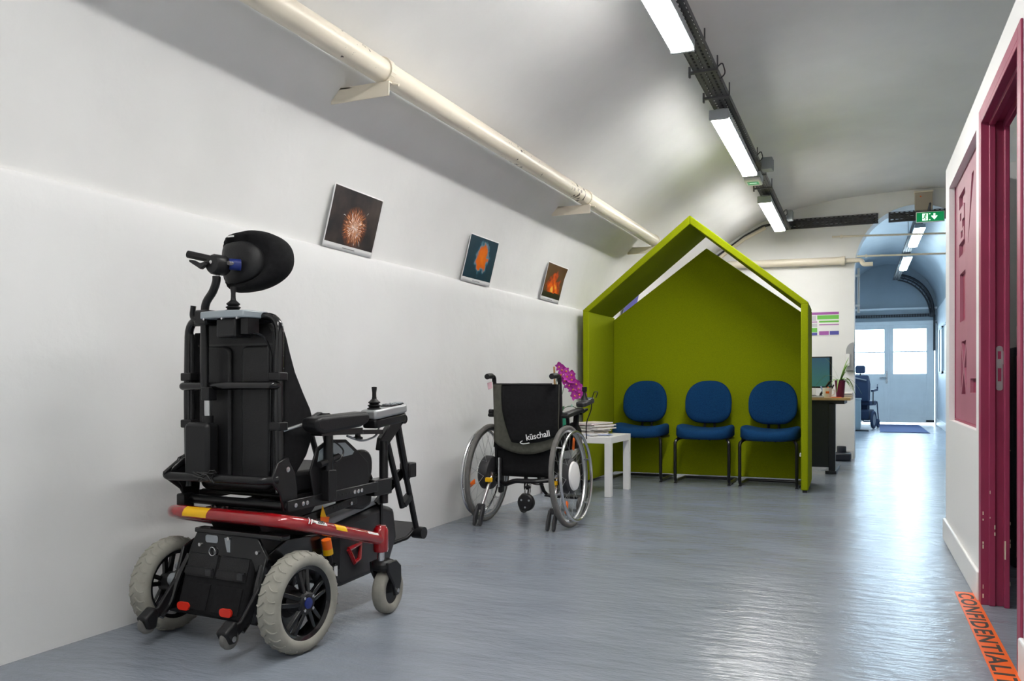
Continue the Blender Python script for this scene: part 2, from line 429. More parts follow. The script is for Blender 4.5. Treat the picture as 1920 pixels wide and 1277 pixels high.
g = G(); g.box(PX0-.1, PX1+.1, PY1, PY1+.12, 2.17, 3.6); struct(g.build('wall_passage_end', 'passage_ceiling'))
g = G(); g.box(PX0, PX1, PY1-.06, PY1, 2.43, 2.47); struct(g.build('trim_1', 'door_paint'))

# double door to the outside
d1 = sroot('door_1', (0, PY1, 0))
g = G(); g.box(PX0, -.775, -.03, .09, 0, 2.17).box(1.01, PX1, -.03, .09, 0, 2.17).box(PX0, PX1, -.03, .09, 2.115, 2.19); g.build('door_frame', 'door_paint', d1, bevel=.006)
for sgn, x0, x1 in ((-1, -.765, .113), (1, .127, 1.0)):
    lf = bpy.data.objects.new('door_leaf', None); C.objects.link(lf); lf.parent = d1
    p0, p1 = (-.60, .030) if sgn < 0 else (.209, .846)
    G().box(x0, p0, 0, .045, .03, 2.12).build('stile', 'door_paint', lf, bevel=.004)
    G().box(p1, x1, 0, .045, .03, 2.12).build('stile', 'door_paint', lf, bevel=.004)
    G().box(p0, p1, 0, .045, 2.024, 2.12).build('top_rail', 'door_paint', lf)
    G().box(p0, p1, 0, .045, .95, 1.067).build('lock_rail', 'door_paint', lf)
    G().box(p0, p1, 0, .045, .03, .17).build('bottom_rail', 'door_paint', lf)
    G().box(p0, p1, .012, .035, .17, .95).build('panel', 'door_paint', lf)
    g = G(); g.box(p0+.05, p1-.05, .002, .012, .21, .235).box(p0+.05, p1-.05, .002, .012, .89, .915).box(p0+.05, p0+.075, .002, .012, .235, .89).box(p1-.075, p1-.05, .002, .012, .235, .89); g.build('moulding', 'door_paint', lf)
    G().box(p0, p1, .008, .04, 1.522, 1.548).build('muntin', 'door_paint', lf)
    G().box(p0, p1, .02, .025, 1.067, 1.524).build('pane', 'window_glass', lf)
    G().box(p0, p1, .02, .025, 1.546, 2.024).build('pane', 'window_glass', lf)
G().box(.10, .14, -.02, 0, .03, 2.12).build('astragal', 'door_paint', d1, bevel=.004)
g = G(); g.box(.06, .095, -.012, 0, .86, 1.12); g.tube(fillet([(.078, -.01, .98), (.078, -.06, .98), (-.06, -.06, .98)], .02), .011); g.lathe([(.022, 0), (.022, .02)], (.078, -.02, .90), 'y', 14); g.build('door_handle', 'steel', d1)
g = G(); g.box(.84, .99, -.02, 0, .05, .09).box(-.75, -.65, -.05, -.01, 2.1, 2.14); g.build('door_closer', 'dark_grey', d1)

# ---- partition of the built-in office on the right (own frame: y = 0 at its far end, -y towards the camera)
PT = (.318, 5.25, 0); PR = math.radians(1.38)
part = sroot('wall_partition', PT, PR)
DY0, DY1, DZ = -2.34, -1.50, 1.87         # door opening
RY0, RY1, RZ0, RZ1 = -1.31, -.19, .66, 1.885   # panel recess
g = G()
g.box(0, .08, -8.2, DY0, -.01, 2.02)                     # near wall
g.box(0, .08, DY0, DY1, DZ, 2.02)                        # over the door
g.box(0, .08, DY1, RY0, -.01, 2.02)                      # between door and recess
g.box(0, .08, RY0, RY1, -.01, RZ0).box(0, .08, RY0, RY1, RZ1, 2.02).box(.055, .08, RY0, RY1, RZ0, RZ1)
g.box(0, .08, RY1, 0, -.01, 2.02)
g.box(.08, 2.9, -.08, 0, -.01, 2.02)                     # return at the far end
g.build('partition_panel', 'white_paint', part)
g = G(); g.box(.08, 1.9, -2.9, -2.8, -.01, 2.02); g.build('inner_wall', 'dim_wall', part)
bb = struct(G().box(-.016, 0, -1.455, 0, 0, .115).box(-.016, 0, -8.2, -2.39, 0, .115).build('baseboard_right', 'white_gloss', None, PT, (0,0,PR), bevel=.006))

# door lining
d2 = sroot('door_2', PT, PR)
def frame_ring(x0, x1, out, inn):      # a boxed U of the lining
    g = G()
    g.box(x0, x1, DY1-inn, DY1+out, 0, DZ+out).box(x0, x1, DY0-out, DY0+inn, 0, DZ+out).box(x0, x1, DY0+inn, DY1-inn, DZ-inn, DZ+out)
    return g
frame_ring(-.008, 0, .045, 0).build('architrave', 'magenta', d2, bevel=.003)
frame_ring(-.008, .086, 0.002, .016).build('lining', 'magenta', d2, bevel=.002)
frame_ring(.019, .041, 0, .030).build('bead', 'magenta', d2, bevel=.003)
frame_ring(.068, .086, 0, .046).build('door_stop', 'magenta', d2, bevel=.003)
g = G()
ys = DY1-.0165
sp = G(); sp.prism(rrect(.044, .066, .825, .995, .009), ys-.002, ys-.0005, 'y')
sp.box(.060, .0675, ys-.006, ys-.0005, .925, .975); o = sp.build('strike_plate', 'brushed', d2)
o = G().box(.049, .061, ys-.0026, ys-.0018, .945, .975).box(.049, .061, ys-.0026, ys-.0018, .86, .91).build('strike_holes', 'magenta', d2)
g = G(); random.seed(3)
for k in range(16):
    xx = random.choice((-.027, -.0265)); z = random.choice((.06, .12, .17, .2, .26, .3, .33, .45, .62)) + random.uniform(-.03, .03)
    g.cbox((*random.choice(((.0, DY1-.0165), (.022, DY1-.0303), (.038, DY1-.0303), (.0865, DY1-.040))), z), (random.uniform(.002, .005), .0012, random.uniform(.004, .016)))
g.cbox((.070, DY1-.0465, .22), (.005, .0015, .07)); g.build('paint_chip', 'chip', d2)

# decorative fretwork panel in the recess
pn = thing('fretwork_panel', 'dusty magenta panel with cut-out shapes recessed in white partition', 'panel', PT, PR)
px = .030
G().box(px+.014, .0545, RY0+.001, RY1-.001, RZ0+.001, RZ1-.001).build('backing', 'magenta', pn)
cuts = [(-.62, -.36, 1.49, 1.80), (-.635, -.40, 1.16, 1.40), (-.68, -.45, .80, 1.06), (-1.295, -.83, .81, .875), (-.96, -.74, 1.51, 1.80)]
YY = sorted({RY0+.001, RY1-.001, *[c[0] for c in cuts], *[c[1] for c in cuts]}); ZZ = sorted({RZ0+.001, RZ1-.001, *[c[2] for c in cuts], *[c[3] for c in cuts]})
g = G()
for a, b in zip(YY, YY[1:]):
    for c, d in zip(ZZ, ZZ[1:]):
        my, mz = (a+b)/2, (c+d)/2
        if any(q[0] < my < q[1] and q[2] < mz < q[3] for q in cuts): continue
        g.box(px, px+.0145, a, b, c, d)
g.prism([(-.74, 1.51), (-.74, 1.80), (-.885, 1.80)], px, px+.0145); g.prism([(-.96, 1.51), (-.748, 1.51), (-.96, 1.785)], px, px+.0145)   # leaves a sliver
hy = [-.575, -.52, -.50, -.46, -.44, -.40, -.36]; hz = [1.555, 1.575, 1.61, 1.62, 1.66, 1.668, 1.705, 1.73]
holes = [(-.46, -.40, 1.668, 1.705), (-.575, -.50, 1.62, 1.66), (-.52, -.44, 1.575, 1.61)]
for a, b in zip(hy, hy[1:]):
    for c, d in zip(hz, hz[1:]):
        if not any(q[0] < (a+b)/2 < q[1] and q[2] < (c+d)/2 < q[3] for q in holes): g.box(px, px+.0145, a, b, c, d)
def strip(a, b, wd): 
    a = Vector(a); b = Vector(b); n = (b-a).normalized(); n = Vector((-n.y, n.x))*wd/2
    return [tuple(a+n), tuple(a-n), tuple(b-n), tuple(b+n)]
g.prism(strip((-.68, .80), (-.45, 1.06), .032), px, px+.0145); g.prism(strip((-.68, 1.06), (-.45, .80), .032), px+.0004, px+.0145)
g.build('fret_board', 'magenta_light', pn)
g = G(); g.box(px-.004, px+.01, RY0, RY0+.012, RZ0, RZ1).box(px-.004, px+.01, RY1-.012, RY1, RZ0, RZ1).box(px-.004, px+.01, RY0, RY1, RZ0, RZ0+.012); g.build('border_strip', 'magenta', pn)

# things glimpsed in the office, on an added dark block
t = thing('dark_interior_block', 'dark block added for the dark office interior behind the magenta doorway', 'cabinet', (1.0, 4.75, 0), PR)  # cabinet-shaped dark block, added to stand in for the dark lower interior
G().box(-.45, .45, -.2, .2, 0, 1.02).build('body', 'navy', t, bevel=.006)
G().box(-.44, -.005, -.215, -.2, .05, .98).build('door', 'dark_grey', t); G().box(.005, .44, -.215, -.2, .05, .98).build('door', 'dark_grey', t)
t = thing('tissue_box', 'white box on the added dark office block', 'box', (.72, 4.70, 1.02), .2)
G().box(-.12, .12, -.07, .07, 0, .11).build('carton', 'paper', t, bevel=.004); G().box(-.05, .05, -.02, .02, .108, .112).build('slot', 'mid_grey', t)
t = thing('spray_bottle', 'teal bottle standing on the added dark office block', 'bottle', (.66, 4.85, 1.02))
G().lathe([(.0, 0), (.034, 0), (.036, .01), (.036, .12), (.014, .16), (.014, .185), (0, .185)], n=16).build('body', 'teal_pot', t); G().box(-.03, .015, -.01, .01, .185, .215).build('trigger', 'paper', t)

# ================================================================== CEILING SERVICES
def lamp_x(y): return -.928 - .0199*(y-4.30)
LROT = math.atan(.0199)
LZ = 2.525
def make_lamp():
    r = thing('ceiling_luminaire', '', 'ceiling light')
    L, W, Hh = 1.60, .112, .06
    prof = [(-W/2, .020), (-W/2*.97, .008), (-W/2*.85, .001), (-W/2*.5, 0), (W/2*.5, 0), (W/2*.85, .001), (W/2*.97, .008), (W/2, .020)]
    G().prism(prof, -L/2+.012, L/2-.012, 'y').build('diffuser', 'opal', r)
    G().box(-W/2-.004, W/2+.004, -L/2+.01, L/2-.01, .018, .062).box(-.03, .03, -L/2+.05, L/2-.05, .062, .085).build('housing', 'lamp_body', r, bevel=.004)
    for s in (-1, 1): G().box(-W/2-.005, W/2+.005, s*L/2-.013, s*L/2+.013, -.001, .063).build('end_cap', 'lamp_body', r, bevel=.006)
    for s in (-.45, .45): G().bar((0, s, .08), (0, s, .13), .05, .012).build('mount', 'tray_metal', r)
    return r
proto = make_lamp()
lamps = [(3.50, 'lit strip light nearest the camera, cut by the top edge'), (6.28, 'middle lit strip light along the perforated cable tray'), (8.97, 'lit strip light closest to the end wall, above the green booth'),
         (.77, 'unseen strip light added overhead for light, just behind the frame'), (-2.05, 'unseen strip light added for light at the rear of the room')]  # these two are out of view, added as lighting by continuing the row
for i, (y, lab) in enumerate(lamps):
    o = proto if i == 0 else copy_tree(proto)
    o.location = (lamp_x(y), y, LZ); o.rotation_euler = (0, 0, LROT); tag(o, lab, 'ceiling light', 'strip lights under the cable tray')

def lattice(g, a, b, wd, up, nl=4, step=.05, th=.003, lip=.03):
    """perforated tray floor as lengthwise and cross strips from a to b"""
    a, b = Vector(a), Vector(b); d = (b-a); L = d.length; d.normalize(); x = d.cross(Vector(up)).normalized(); z = x.cross(d)
    M = Matrix((x, d, z)).transposed().to_4x4(); M.translation = a
    for k in range(nl):
        xx = -wd/2 + wd*(k+.5)/nl
        g.box(xx-wd/nl*.29, xx+wd/nl*.29, 0, L, 0, th, M)
    k = 0
    while k*step < L:
        g.box(-wd/2, wd/2, k*step, min(k*step+step*.42, L), .0003, th+.0003, M); k += 1
    for s in (-1, 1): g.box(s*wd/2-.0015, s*wd/2+.0015, 0, L, 0, lip, M)
ct = thing('cable_tray', 'long perforated grey cable tray carrying the strip lights', 'cable tray')
TZ = 2.63
g = G(); lattice(g, (lamp_x(YB+.1)+.012, YB+.1, TZ), (lamp_x(10.3)+.012, 10.3, TZ), .125, (0, 0, 1)); g.build('tray', 'tray_metal', ct)
for dx, r in ((-.03, .010), (0, .012), (.03, .009), (.045, .008)):
    pts = [(lamp_x(y)+.012+dx+.006*math.sin(y*3+dx*90), y, TZ+.015+.004*math.sin(y*5+dx*50)) for y in [YB+.1+k*.3 for k in range(48)] if y < 10.3]
    G().tube(pts, r, 6).build('cable', 'tray_dark', ct)
for y in (1.7, 2.4, 4.88, 5.35, 7.5, 8.0):
    x = lamp_x(y)+.012
    G().bar((x-.09, y, TZ-.005), (x+.075, y, TZ-.005), .025, .012).bar((x+.072, y, TZ-.01), (x+.072, y, TZ+.075), .016, .006).bar((x, y, TZ), (x, y, 2.87), .008, .008).bar((x-.085, y, TZ-.03), (x-.085, y, TZ+.03), .02, .01).build('hanger', 'tray_metal', ct)
for y in (4.9, 6.9, 9.3):
    x = lamp_x(y)+.075
    G().tube(fillet([(x, y, TZ+.01), (x+.03, y+.02, TZ+.05), (x+.035, y+.1, TZ+.01), (x, y+.14, TZ)], .03), .004, 6).build('loose_cable', 'tray_dark', ct)
G().box(lamp_x(7.3)+.07, lamp_x(7.3)+.16, 7.24, 7.36, TZ-.02, TZ+.08).build('junction_box', 'mid_grey', ct, bevel=.006)
G().box(lamp_x(9.6)+.09, lamp_x(9.6)+.15, 9.55, 9.68, TZ-.02, TZ+.08).build('junction_box', 'mid_grey', ct, bevel=.006)

et = thing('wall_cable_tray', 'dark perforated cable tray running along the end wall', 'cable tray')
g = G(); lattice(g, (-1.02, YE-.02, 2.70), (-.045, YE-.02, 2.70), .11, (0, -1, 0), lip=.025); g.build('tray', 'tray_dark', et)
for dz in (-.03, 0, .03): G().tube([(-1.0+k*.1, YE-.008, 2.70+dz+.006*math.sin(k*1.3+dz*60)) for k in range(10)] + [(-.05, YE-.008, 2.70+dz+.02)], .008, 6).build('cable', 'ink', et)
g = G(); lattice(g, (.06, YE-.02, 2.70), (.92, YE-.02, 2.70), .11, (0, -1, 0), lip=.025); g.build('tray', 'tray_dark', et)
for dz in (-.03, 0, .03): G().tube([(.06+k*.1, YE-.008, 2.70+dz+.005*math.sin(k*1.7+dz*60)) for k in range(9)], .008, 6).build('cable', 'ink', et)

em = thing('emergency_light', 'small white emergency light with green pictogram between strip lights', 'emergency light', (lamp_x(7.34)-.005, 7.36, 2.53), LROT)
G().box(-.07, .07, -.11, .11, .03, .075).build('housing', 'lamp_body', em, bevel=.006)
G().box(-.065, .065, -.105, .105, 0, .03).build('cover', 'white_gloss', em, bevel=.01)
G().box(-.045, .045, -.05, .05, -.002, .0005).build('pictogram', 'sign_green', em); G().box(-.028, .028, -.02, -.008, -.003, -.001).build('arrow', 'sign_white', em)

ex = thing('exit_sign', 'lit green exit sign with running man and down arrow', 'exit sign', (.455, 9.9, 2.595), 0)
G().box(-.135, .135, 0, .03, -.055, .055).build('housing', 'white_gloss', ex, bevel=.003)
G().box(-.128, .128, -.002, .001, -.048, .048).build('face', 'sign_green', ex)
g = G(); yf = -.0035
g.box(-.075, -.022, yf, -.001, -.037, .037)
g.build('doorway_symbol', 'sign_white', ex)
g = G(); yf = -.0045   # running man
g.lathe([(0, yf), (.007, yf), (.007, -.003), (0, -.003)], (-.043, 0, .026), 'y', 12)
def limb(a, b, wd): g.prism(strip(a, b, wd), yf, -.003, 'y')
limb((-.045, .018), (-.052, -.004), .011); limb((-.052, -.004), (-.04, -.016), .007); limb((-.04, -.016), (-.046, -.032), .006)
limb((-.052, -.004), (-.062, -.014), .007); limb((-.062, -.014), (-.073, -.014), .006); limb((-.045, .015), (-.032, .006), .005); limb((-.046, .016), (-.062, .010), .005)
g.build('running_figure', 'sign_green', ex)
g = G(); g.box(-.012, .002, yf, -.001, .026, .036).box(-.012, .002, yf, -.001, -.036, -.026)
g.build('dots', 'sign_white', ex)
G().prism([(.030, .034), (.048, .034), (.048, .002), (.062, .014), (.069, .004), (.039, -.032), (.009, .004), (.016, .014), (.030, .002)], yf, -.001, 'y').build('arrow', 'sign_white', ex)
g = G(); g.bar((0, .015, .05), (0, .015, .15), .02, .01).bar((0, .015, .14), (0, .5, .14), .02, .01); g.build('bracket', 'tray_dark', ex)

t = thing('alarm_box', 'beige alarm box high on the end wall above the exit sign', 'alarm box', (.41, YE-.001, 2.745))
G().box(-.088, .088, -.09, 0, 0, .205).build('casing', 'beige_plastic', t, bevel=.008); G().box(-.095, .095, -.095, 0, .195, .212).build('lid', 'cream', t, bevel=.003)
G().lathe([(0, 0), (.008, 0), (.008, .004), (0, .006)], (-.03, -.093, .15), 'y', 10).build('lamp', 'orange', t)

# heating pipe on brackets along the vault
PXC, PZC, PRD = -1.97, 2.192, .052
hp = thing('heating_pipe', 'long cream pipe with chipped paint running along the vault', 'pipe')
G().tube([(PXC, y, PZC) for y in (-3.9, 0, 3.02, 5.0, 7.9)], PRD, 24).build('pipe', 'chipped_cream', hp)
for y in (.2, 3.12, 5.84, 7.86):
    br = bpy.data.objects.new('bracket', None); C.objects.link(br); br.parent = hp
    G().prism([(PXC-.25, PZC-.045), (PXC-.12, PZC-.058), (PXC+.045, PZC-.058), (PXC+.045, PZC-.115), (PXC-.25, PZC-.115)], y-.003, y+.003, 'y').build('web', 'cream', br)
    G().prism([(PXC-.27, PZC-.052), (PXC+.045, PZC-.052), (PXC+.045, PZC-.058), (PXC-.27, PZC-.058)], y-.003, y+.05, 'y').build('arm', 'cream', br)
    a = [(PXC+math.cos(q)*(PRD+.004), y+.02, PZC+math.sin(q)*(PRD+.004)) for q in [math.radians(-60+k*15) for k in range(17)]]
    g = G()
    for p, q in zip(a, a[1:]): g.bar(p, q, .035, .006, up=(p[0]-PXC, 0, p[2]-PZC))
    g.build('strap', 'cream', br)
    G().tube([(PXC+.045, y+.03, PZC-.055), (PXC+.075, y+.03, PZC-.065)], .006, 8).build('bolt', 'cream', br)
wp = thing('end_wall_pipe', 'cream pipe running level across the end wall behind the booth', 'pipe')
G().tube([(-2.0, YE-.06, 2.27), (-.42, YE-.06, 2.243)], .044, 20).build('pipe', 'cream', wp)
G().tube([(-.43, YE-.06, 2.243), (-.39, YE-.06, 2.242)], .05, 20).build('collar', 'cream', wp)
G().tube(fillet([(-.40, YE-.06, 2.243), (-.22, YE-.06, 2.24), (-.20, YE-.06, 2.19), (-.10, YE-.06, 2.19)], .04), .026, 14).build('reducer', 'cream', wp)
G().tube([(-1.5, YE-.06, 2.262), (-1.5, YE, 2.262)], .01, 8).build('pipe_clip', 'cream', wp); G().tube([(-.7, YE-.06, 2.248), (-.7, YE, 2.248)], .01, 8).build('pipe_clip', 'cream', wp)
for (xa, za, xb, zb, lab) in ((-.53, 2.53, 1.3, 2.465, 'thin white conduit crossing the arch, upper of two'), (-.27, 2.29, 1.3, 2.255, 'thin white conduit crossing the arch, lower of two')):
    t = thing('conduit', lab, 'conduit', group=None)
    G().tube([(xa, YE-.015, za), (xb, YE-.015, zb)], .011, 10).build('tube', 'cream', t)
    for x in (xa+.1, xb-.2): G().box(x-.012, x+.012, YE-.03, YE, za+(zb-za)*(x-xa)/(xb-xa)-.016, za+(zb-za)*(x-xa)/(xb-xa)+.016).build('clip', 'cream', t)
t = thing('curved_conduit', 'dark conduit curving down where the vault meets the end wall', 'conduit')
G().tube([(-1.03, YE-.03, 2.75), (-1.3, YE-.03, 2.70), (-1.5, YE-.03, 2.60), (-1.85, YE-.03, 2.36)], .014, 8).build('cable', 'tray_dark', t)
G().tube([(-1.26, YE-.03, 2.685), (-1.5, YE-.03, 2.57), (-1.85, YE-.03, 2.32)], .022, 10).build('sleeve', 'cream', t)

# passage services
t = thing('passage_cable_tray', 'dark cable tray along the crown of the blue passage', 'cable tray')
g = G(); lattice(g, (.47, 11.0, 2.98), (.25, 19.2, 2.98), .12, (0, 0, 1)); g.build('tray', 'tray_dark', t)
for y in (12.0, 14.5, 17): G().bar((.36, y, 3.0), (.36, y, 3.36), .02, .008).build('hanger', 'tray_dark', t)
pts = [(.25+.72*math.sin(q), 19.85, 2.36+.80*math.cos(q)) for q in [math.radians(8+k*7.2) for k in range(12)]]
for off in (0, .05, .10): G().tube([(p[0]-off*.55, p[1], p[2]-off) for p in pts], .016 if off else .026, 8).build('arched_run', 'tray_dark', t)
g = G()
for p in pts: g.bar(p, (p[0]-.055, p[1], p[2]-.10), .012, .012)
g.build('rungs', 'tray_dark', t)
t = thing('door_cable_tray', 'dark tray running level above the far double door', 'cable tray')
g = G(); lattice(g, (PX0+.02, 19.93, 2.30), (.95, 19.93, 2.30), .06, (0, 1, 0), nl=2); g.build('tray', 'tray_dark', t); G().box(.90, 1.0, 19.88, 19.99, 2.26, 2.40).build('junction_box', 'tray_dark', t, bevel=.01)
G().tube([(.99, 19.9, 2.3), (.99, 19.9, 1.55)], .02, 8).build('down_pipe', 'tray_dark', t)
for i, (y, lab) in enumerate(((13.2, 'nearer strip light in the blue passage'), (16.0, 'farther strip light in the blue passage'))):
    r = thing('passage_luminaire', lab, 'ceiling light', (.47-.0268*(y-11)+.02, y, 2.87), .027, 'strip lights in the passage')
    W = .13; prof = [(-W/2, .035), (-W/2*.8, .005), (0, 0), (W/2*.8, .005), (W/2, .035)]
    G().prism(prof, -.75, .75, 'y').build('diffuser', 'opal_far', r); G().box(-W/2, W/2, -.76, .76, .035, .085).build('housing', 'lamp_body', r)
t = thing('wall_downpipe', 'thin white pipe standing at the left side of the arch', 'pipe')
G().tube([(AX0+.035, YE+.34, 1.68), (AX0+.035, YE+.34, 2.2)], .014, 10).build('tube', 'white_gloss', t)
for z in (1.75, 2.1): G().box(AX0, AX0+.05, YE+.31, YE+.36, z, z+.025).build('clip', 'door_paint', t)
for i, (y0, y1, z0, z1, lab) in enumerate(((18.0, 18.8, 1.05, 1.95, 'pale framed notice board on the passage wall, nearer the door'), (16.5, 17.5, 1.05, 1.95, 'pale framed notice board on the passage wall, farther from the door'))):
    t = thing('notice_board', lab, 'notice board', group='passage notice boards')
    g = G(); g.box(PX1-.03, PX1, y0, y0+.04, z0, z1).box(PX1-.03, PX1, y1-.04, y1, z0, z1).box(PX1-.03, PX1, y0, y1, z0, z0+.04).box(PX1-.03, PX1, y0, y1, z1-.04, z1); g.build('frame', 'cabinet_grey', t)
    G().box(PX1-.018, PX1, y0+.04, y1-.04, z0+.04, z1-.04).build('sheet', 'paper', t)

# ================================================================== POSTERS ON THE LEFT WALL
def poster(yc, wd, hh, m, lab, tilt=0, curl=0):
    t = thing('photo_poster', lab, 'poster', (-2.404, yc, 1.652), 0, 'photo posters on the left wall')
    t.rotation_euler = (tilt, math.radians(14.5), 0)
    def sh(y0, y1, z0, z1, x):
        def f(u, v):
            y = y0+(y1-y0)*u; z = z0+(z1-z0)*v
            c = curl*max(0, (y/wd+.5)*(z/hh+.5)-.62)**1.5
            return (x - .006*(z/hh)**2 + c + .002*math.sin(y*14), y, z)
        return f
    o = G().grid(sh(-wd/2, wd/2, -hh/2, hh/2, 0), 14, 14).build('sheet', 'paper', t, angle=80)
    s = o.modifiers.new('thick', 'SOLIDIFY'); s.thickness = .0012
    G().grid(sh(-wd/2+.008, wd/2-.008, -hh/2+.03, hh/2-.006, .0016), 14, 14).build('print', m, t, angle=80)
    G().grid(sh(-wd*.12, wd*.12, -hh/2+.013, -hh/2+.018, .0014), 4, 1).build('caption', 'print_grey', t)
    return t
pf = poster(3.57, .425, .305, 'print_fireworks', 'photo poster of orange fireworks on black, nearest the camera', -.01)
g = G(); random.seed(11)   # bright printed trails
for (y, z, a, L) in ((-.10, .02, .5, .02), (-.02, .01, 1.9, .04), (.085, .045, 1.0, .04), (.065, .0, .3, .03), (.07, -.012, 0, .02), (.0, -.028, .05, .035), (.035, -.075, 1.2, .035), (.08, -.11, 2.0, .04), (.03, -.115, 1.6, .025), (.0, -.03, 1.9, .02)):
    p = [(.0024, y+L*math.cos(a)*k/4, z+L*math.sin(a)*k/4 - .012*(k/4)**2) for k in range(5)]
    g.tube(p, [.0006, .0012, .0014, .0012, .0005], 5)
g.build('printed_trails', 'paper', pf)
poster(5.02, .425, .305, 'print_cloud', 'photo poster of an orange cloud on deep blue, middle of three', .0)
poster(6.37, .41, .300, 'print_eruption', 'photo poster of a red eruption, its corner curling, nearest the booth', -.015, curl=.07)

poster(8.62, .42, .30, 'chart_blue', 'blue poster on the left wall glimpsed through the booth\'s roof gap', 0)

# ================================================================== GREEN WAITING BOOTH
pod = thing('waiting_booth', 'lime green felt waiting booth shaped like a house', 'booth')
BX0, BX1, BY0, BY1, BE, BA, BT = -2.375, -.53, 7.0, 7.78, 1.475, 2.235, .055
bc = (BX0+BX1)/2
def quadloft(a, b, y0, y1): return G().loft([[(x, y0, z) for x, z in a], [(x, y1, z) for x, z in b]])
SPL = .03                       # the right side leans in towards the back
for s in (-1, 1):
    xf = BX0 if s < 0 else BX1; xb = xf if s < 0 else xf-SPL
    def sect(xo): return [(xo, .02), (xo-s*BT, .02), (xo-s*BT, BE), (xo, BE)]
    quadloft(sect(xf), sect(xb), BY0, BY1).build('side_panel', 'lime', pod, bevel=.008)
    th = BT*1.28
    def rsec(xo, k): return [(xo, BE-.004), (xo-s*BT, BE-.004), (bc-k, BA-th), (bc-k, BA), (xo, BE+.012)]
    quadloft(rsec(xf, 0), rsec(xf+(xb-xf)*.9, SPL*.0), BY0, BY1-.07).build('roof_panel', 'lime', pod, bevel=.006)
    for y, q in ((BY0+.04, 0), (BY1-.04, 1)):
        xo = xf+(xb-xf)*q; G().box(min(xo-s*.01, xo-s*.045), max(xo-s*.01, xo-s*.045), y-.02, y+.02, 0, .02).build('foot', 'black_plastic', pod)
zg = BE-.03
G().prism([(BX0+BT, .03), (BX1-BT-SPL+.004, .03), (BX1-BT-SPL+.004, zg), (bc, BA-.165), (BX0+BT, zg)], BY1-.05, BY1, 'y').build('back_panel', 'lime', pod, bevel=.006)
G().box(BX1-BT-.012, BX1-BT, BY0+.03, BY0+.05, .28, .31).build('connector', 'steel', pod)

# ---- blue waiting chairs
def make_chair():
    r = thing('waiting_chair', '', 'chair')          # local: sitter faces -y
    # seat: rounded waterfall cushion
    rings = []
    out = [(.5*math.copysign(abs(math.cos(a))**.55, math.cos(a)), .5*math.copysign(abs(math.sin(a))**.6, math.sin(a))) for a in [2*PI*k/40 for k in range(40)]]
    def top(x, y): return .042*(abs(x)*2)**2 - .014*max(0, -y*2)**2
    for sc, z in ((.80, .402), (.93, .392), (1.0, .412), (1.0, .435), (.97, .455), (.90, .466), (.7, .466), (.4, .464), (.1, .463)):
        rings.append([(x*sc*.475, y*sc*.44, z + (top(x*sc, y*sc) if z > .43 else (-.012*max(0, -y*2)**2 if z < .43 else 0))) for x, y in out])
    G().loft(rings).build('seat', 'blue_fabric', r, angle=80)
    G().prism([(x*.46, y*.42) for x, y in out], .386, .40, 'z').build('seat_shell', 'black_plastic', r)
    # backrest
    rings = []
    o2 = []
    for k in range(44):
        a = 2*PI*k/44; cx, sx = math.cos(a), math.sin(a)
        x = .202*math.copysign(abs(cx)**(.80 if sx > 0 else .55), cx)*(1.0 if sx > 0 else 1-.12*(-sx)**2); z = (.20 if sx > 0 else .18)*math.copysign(abs(sx)**(.95 if sx > 0 else .62), sx)
        o2.append((x, z))
    for sc, y in ((.88, .028), (.98, .022), (1.0, .006), (.985, -.014), (.93, -.026), (.75, -.032), (.4, -.033), (.08, -.033)):
        rings.append([(x*sc, y - .045*(x*sc/.2)**2 + .012*(z*sc/.19), z*sc) for x, z in o2])
    G().loft(rings).build('backrest', 'blue_fabric', r, (0, .19, .682), (math.radians(-5), 0, 0), angle=80)
    # sled frame
    for s in (-1, 1):
        pts = fillet([(s*.205, .19, .382), (s*.205, -.14, .382), (s*.225, -.185, .36), (s*.225, -.185, .02), (s*.225, .25, .014)], .05)
        G().tube(pts, .0135, 10).build('side_frame', 'black_tube', r)
        G().tube([(s*.225, -.178, .003), (s*.225, -.14, .003)], .014, 8).build('glide', 'black_plastic', r)
    G().tube([(-.225, .25, .014), (.225, .25, .014)], .013, 10).build('rear_bar', 'black_tube', r)
    for x in (-.045, .045): G().tube(fillet([(x, -.05, .376), (x, .21, .376), (x*.9, .235, .62)], .06), .011, 8).build('back_support', 'black_tube', r)
    return r
ch = make_chair()
for i, (x, y, a, lab) in enumerate(((-1.985, 7.46, .0, 'blue fabric sled-base chair beside the white coffee table'), (-1.405, 7.43, .02, 'blue fabric sled-base chair in the middle of the booth'), (-.860, 7.41, 0, 'blue fabric sled-base chair at the booth\'s open right panel'))):
    o = ch if i == 0 else copy_tree(ch)
    o.location = (x, y, 0); o.rotation_euler = (0, 0, a); tag(o, lab, 'chair', 'blue chairs in the booth')

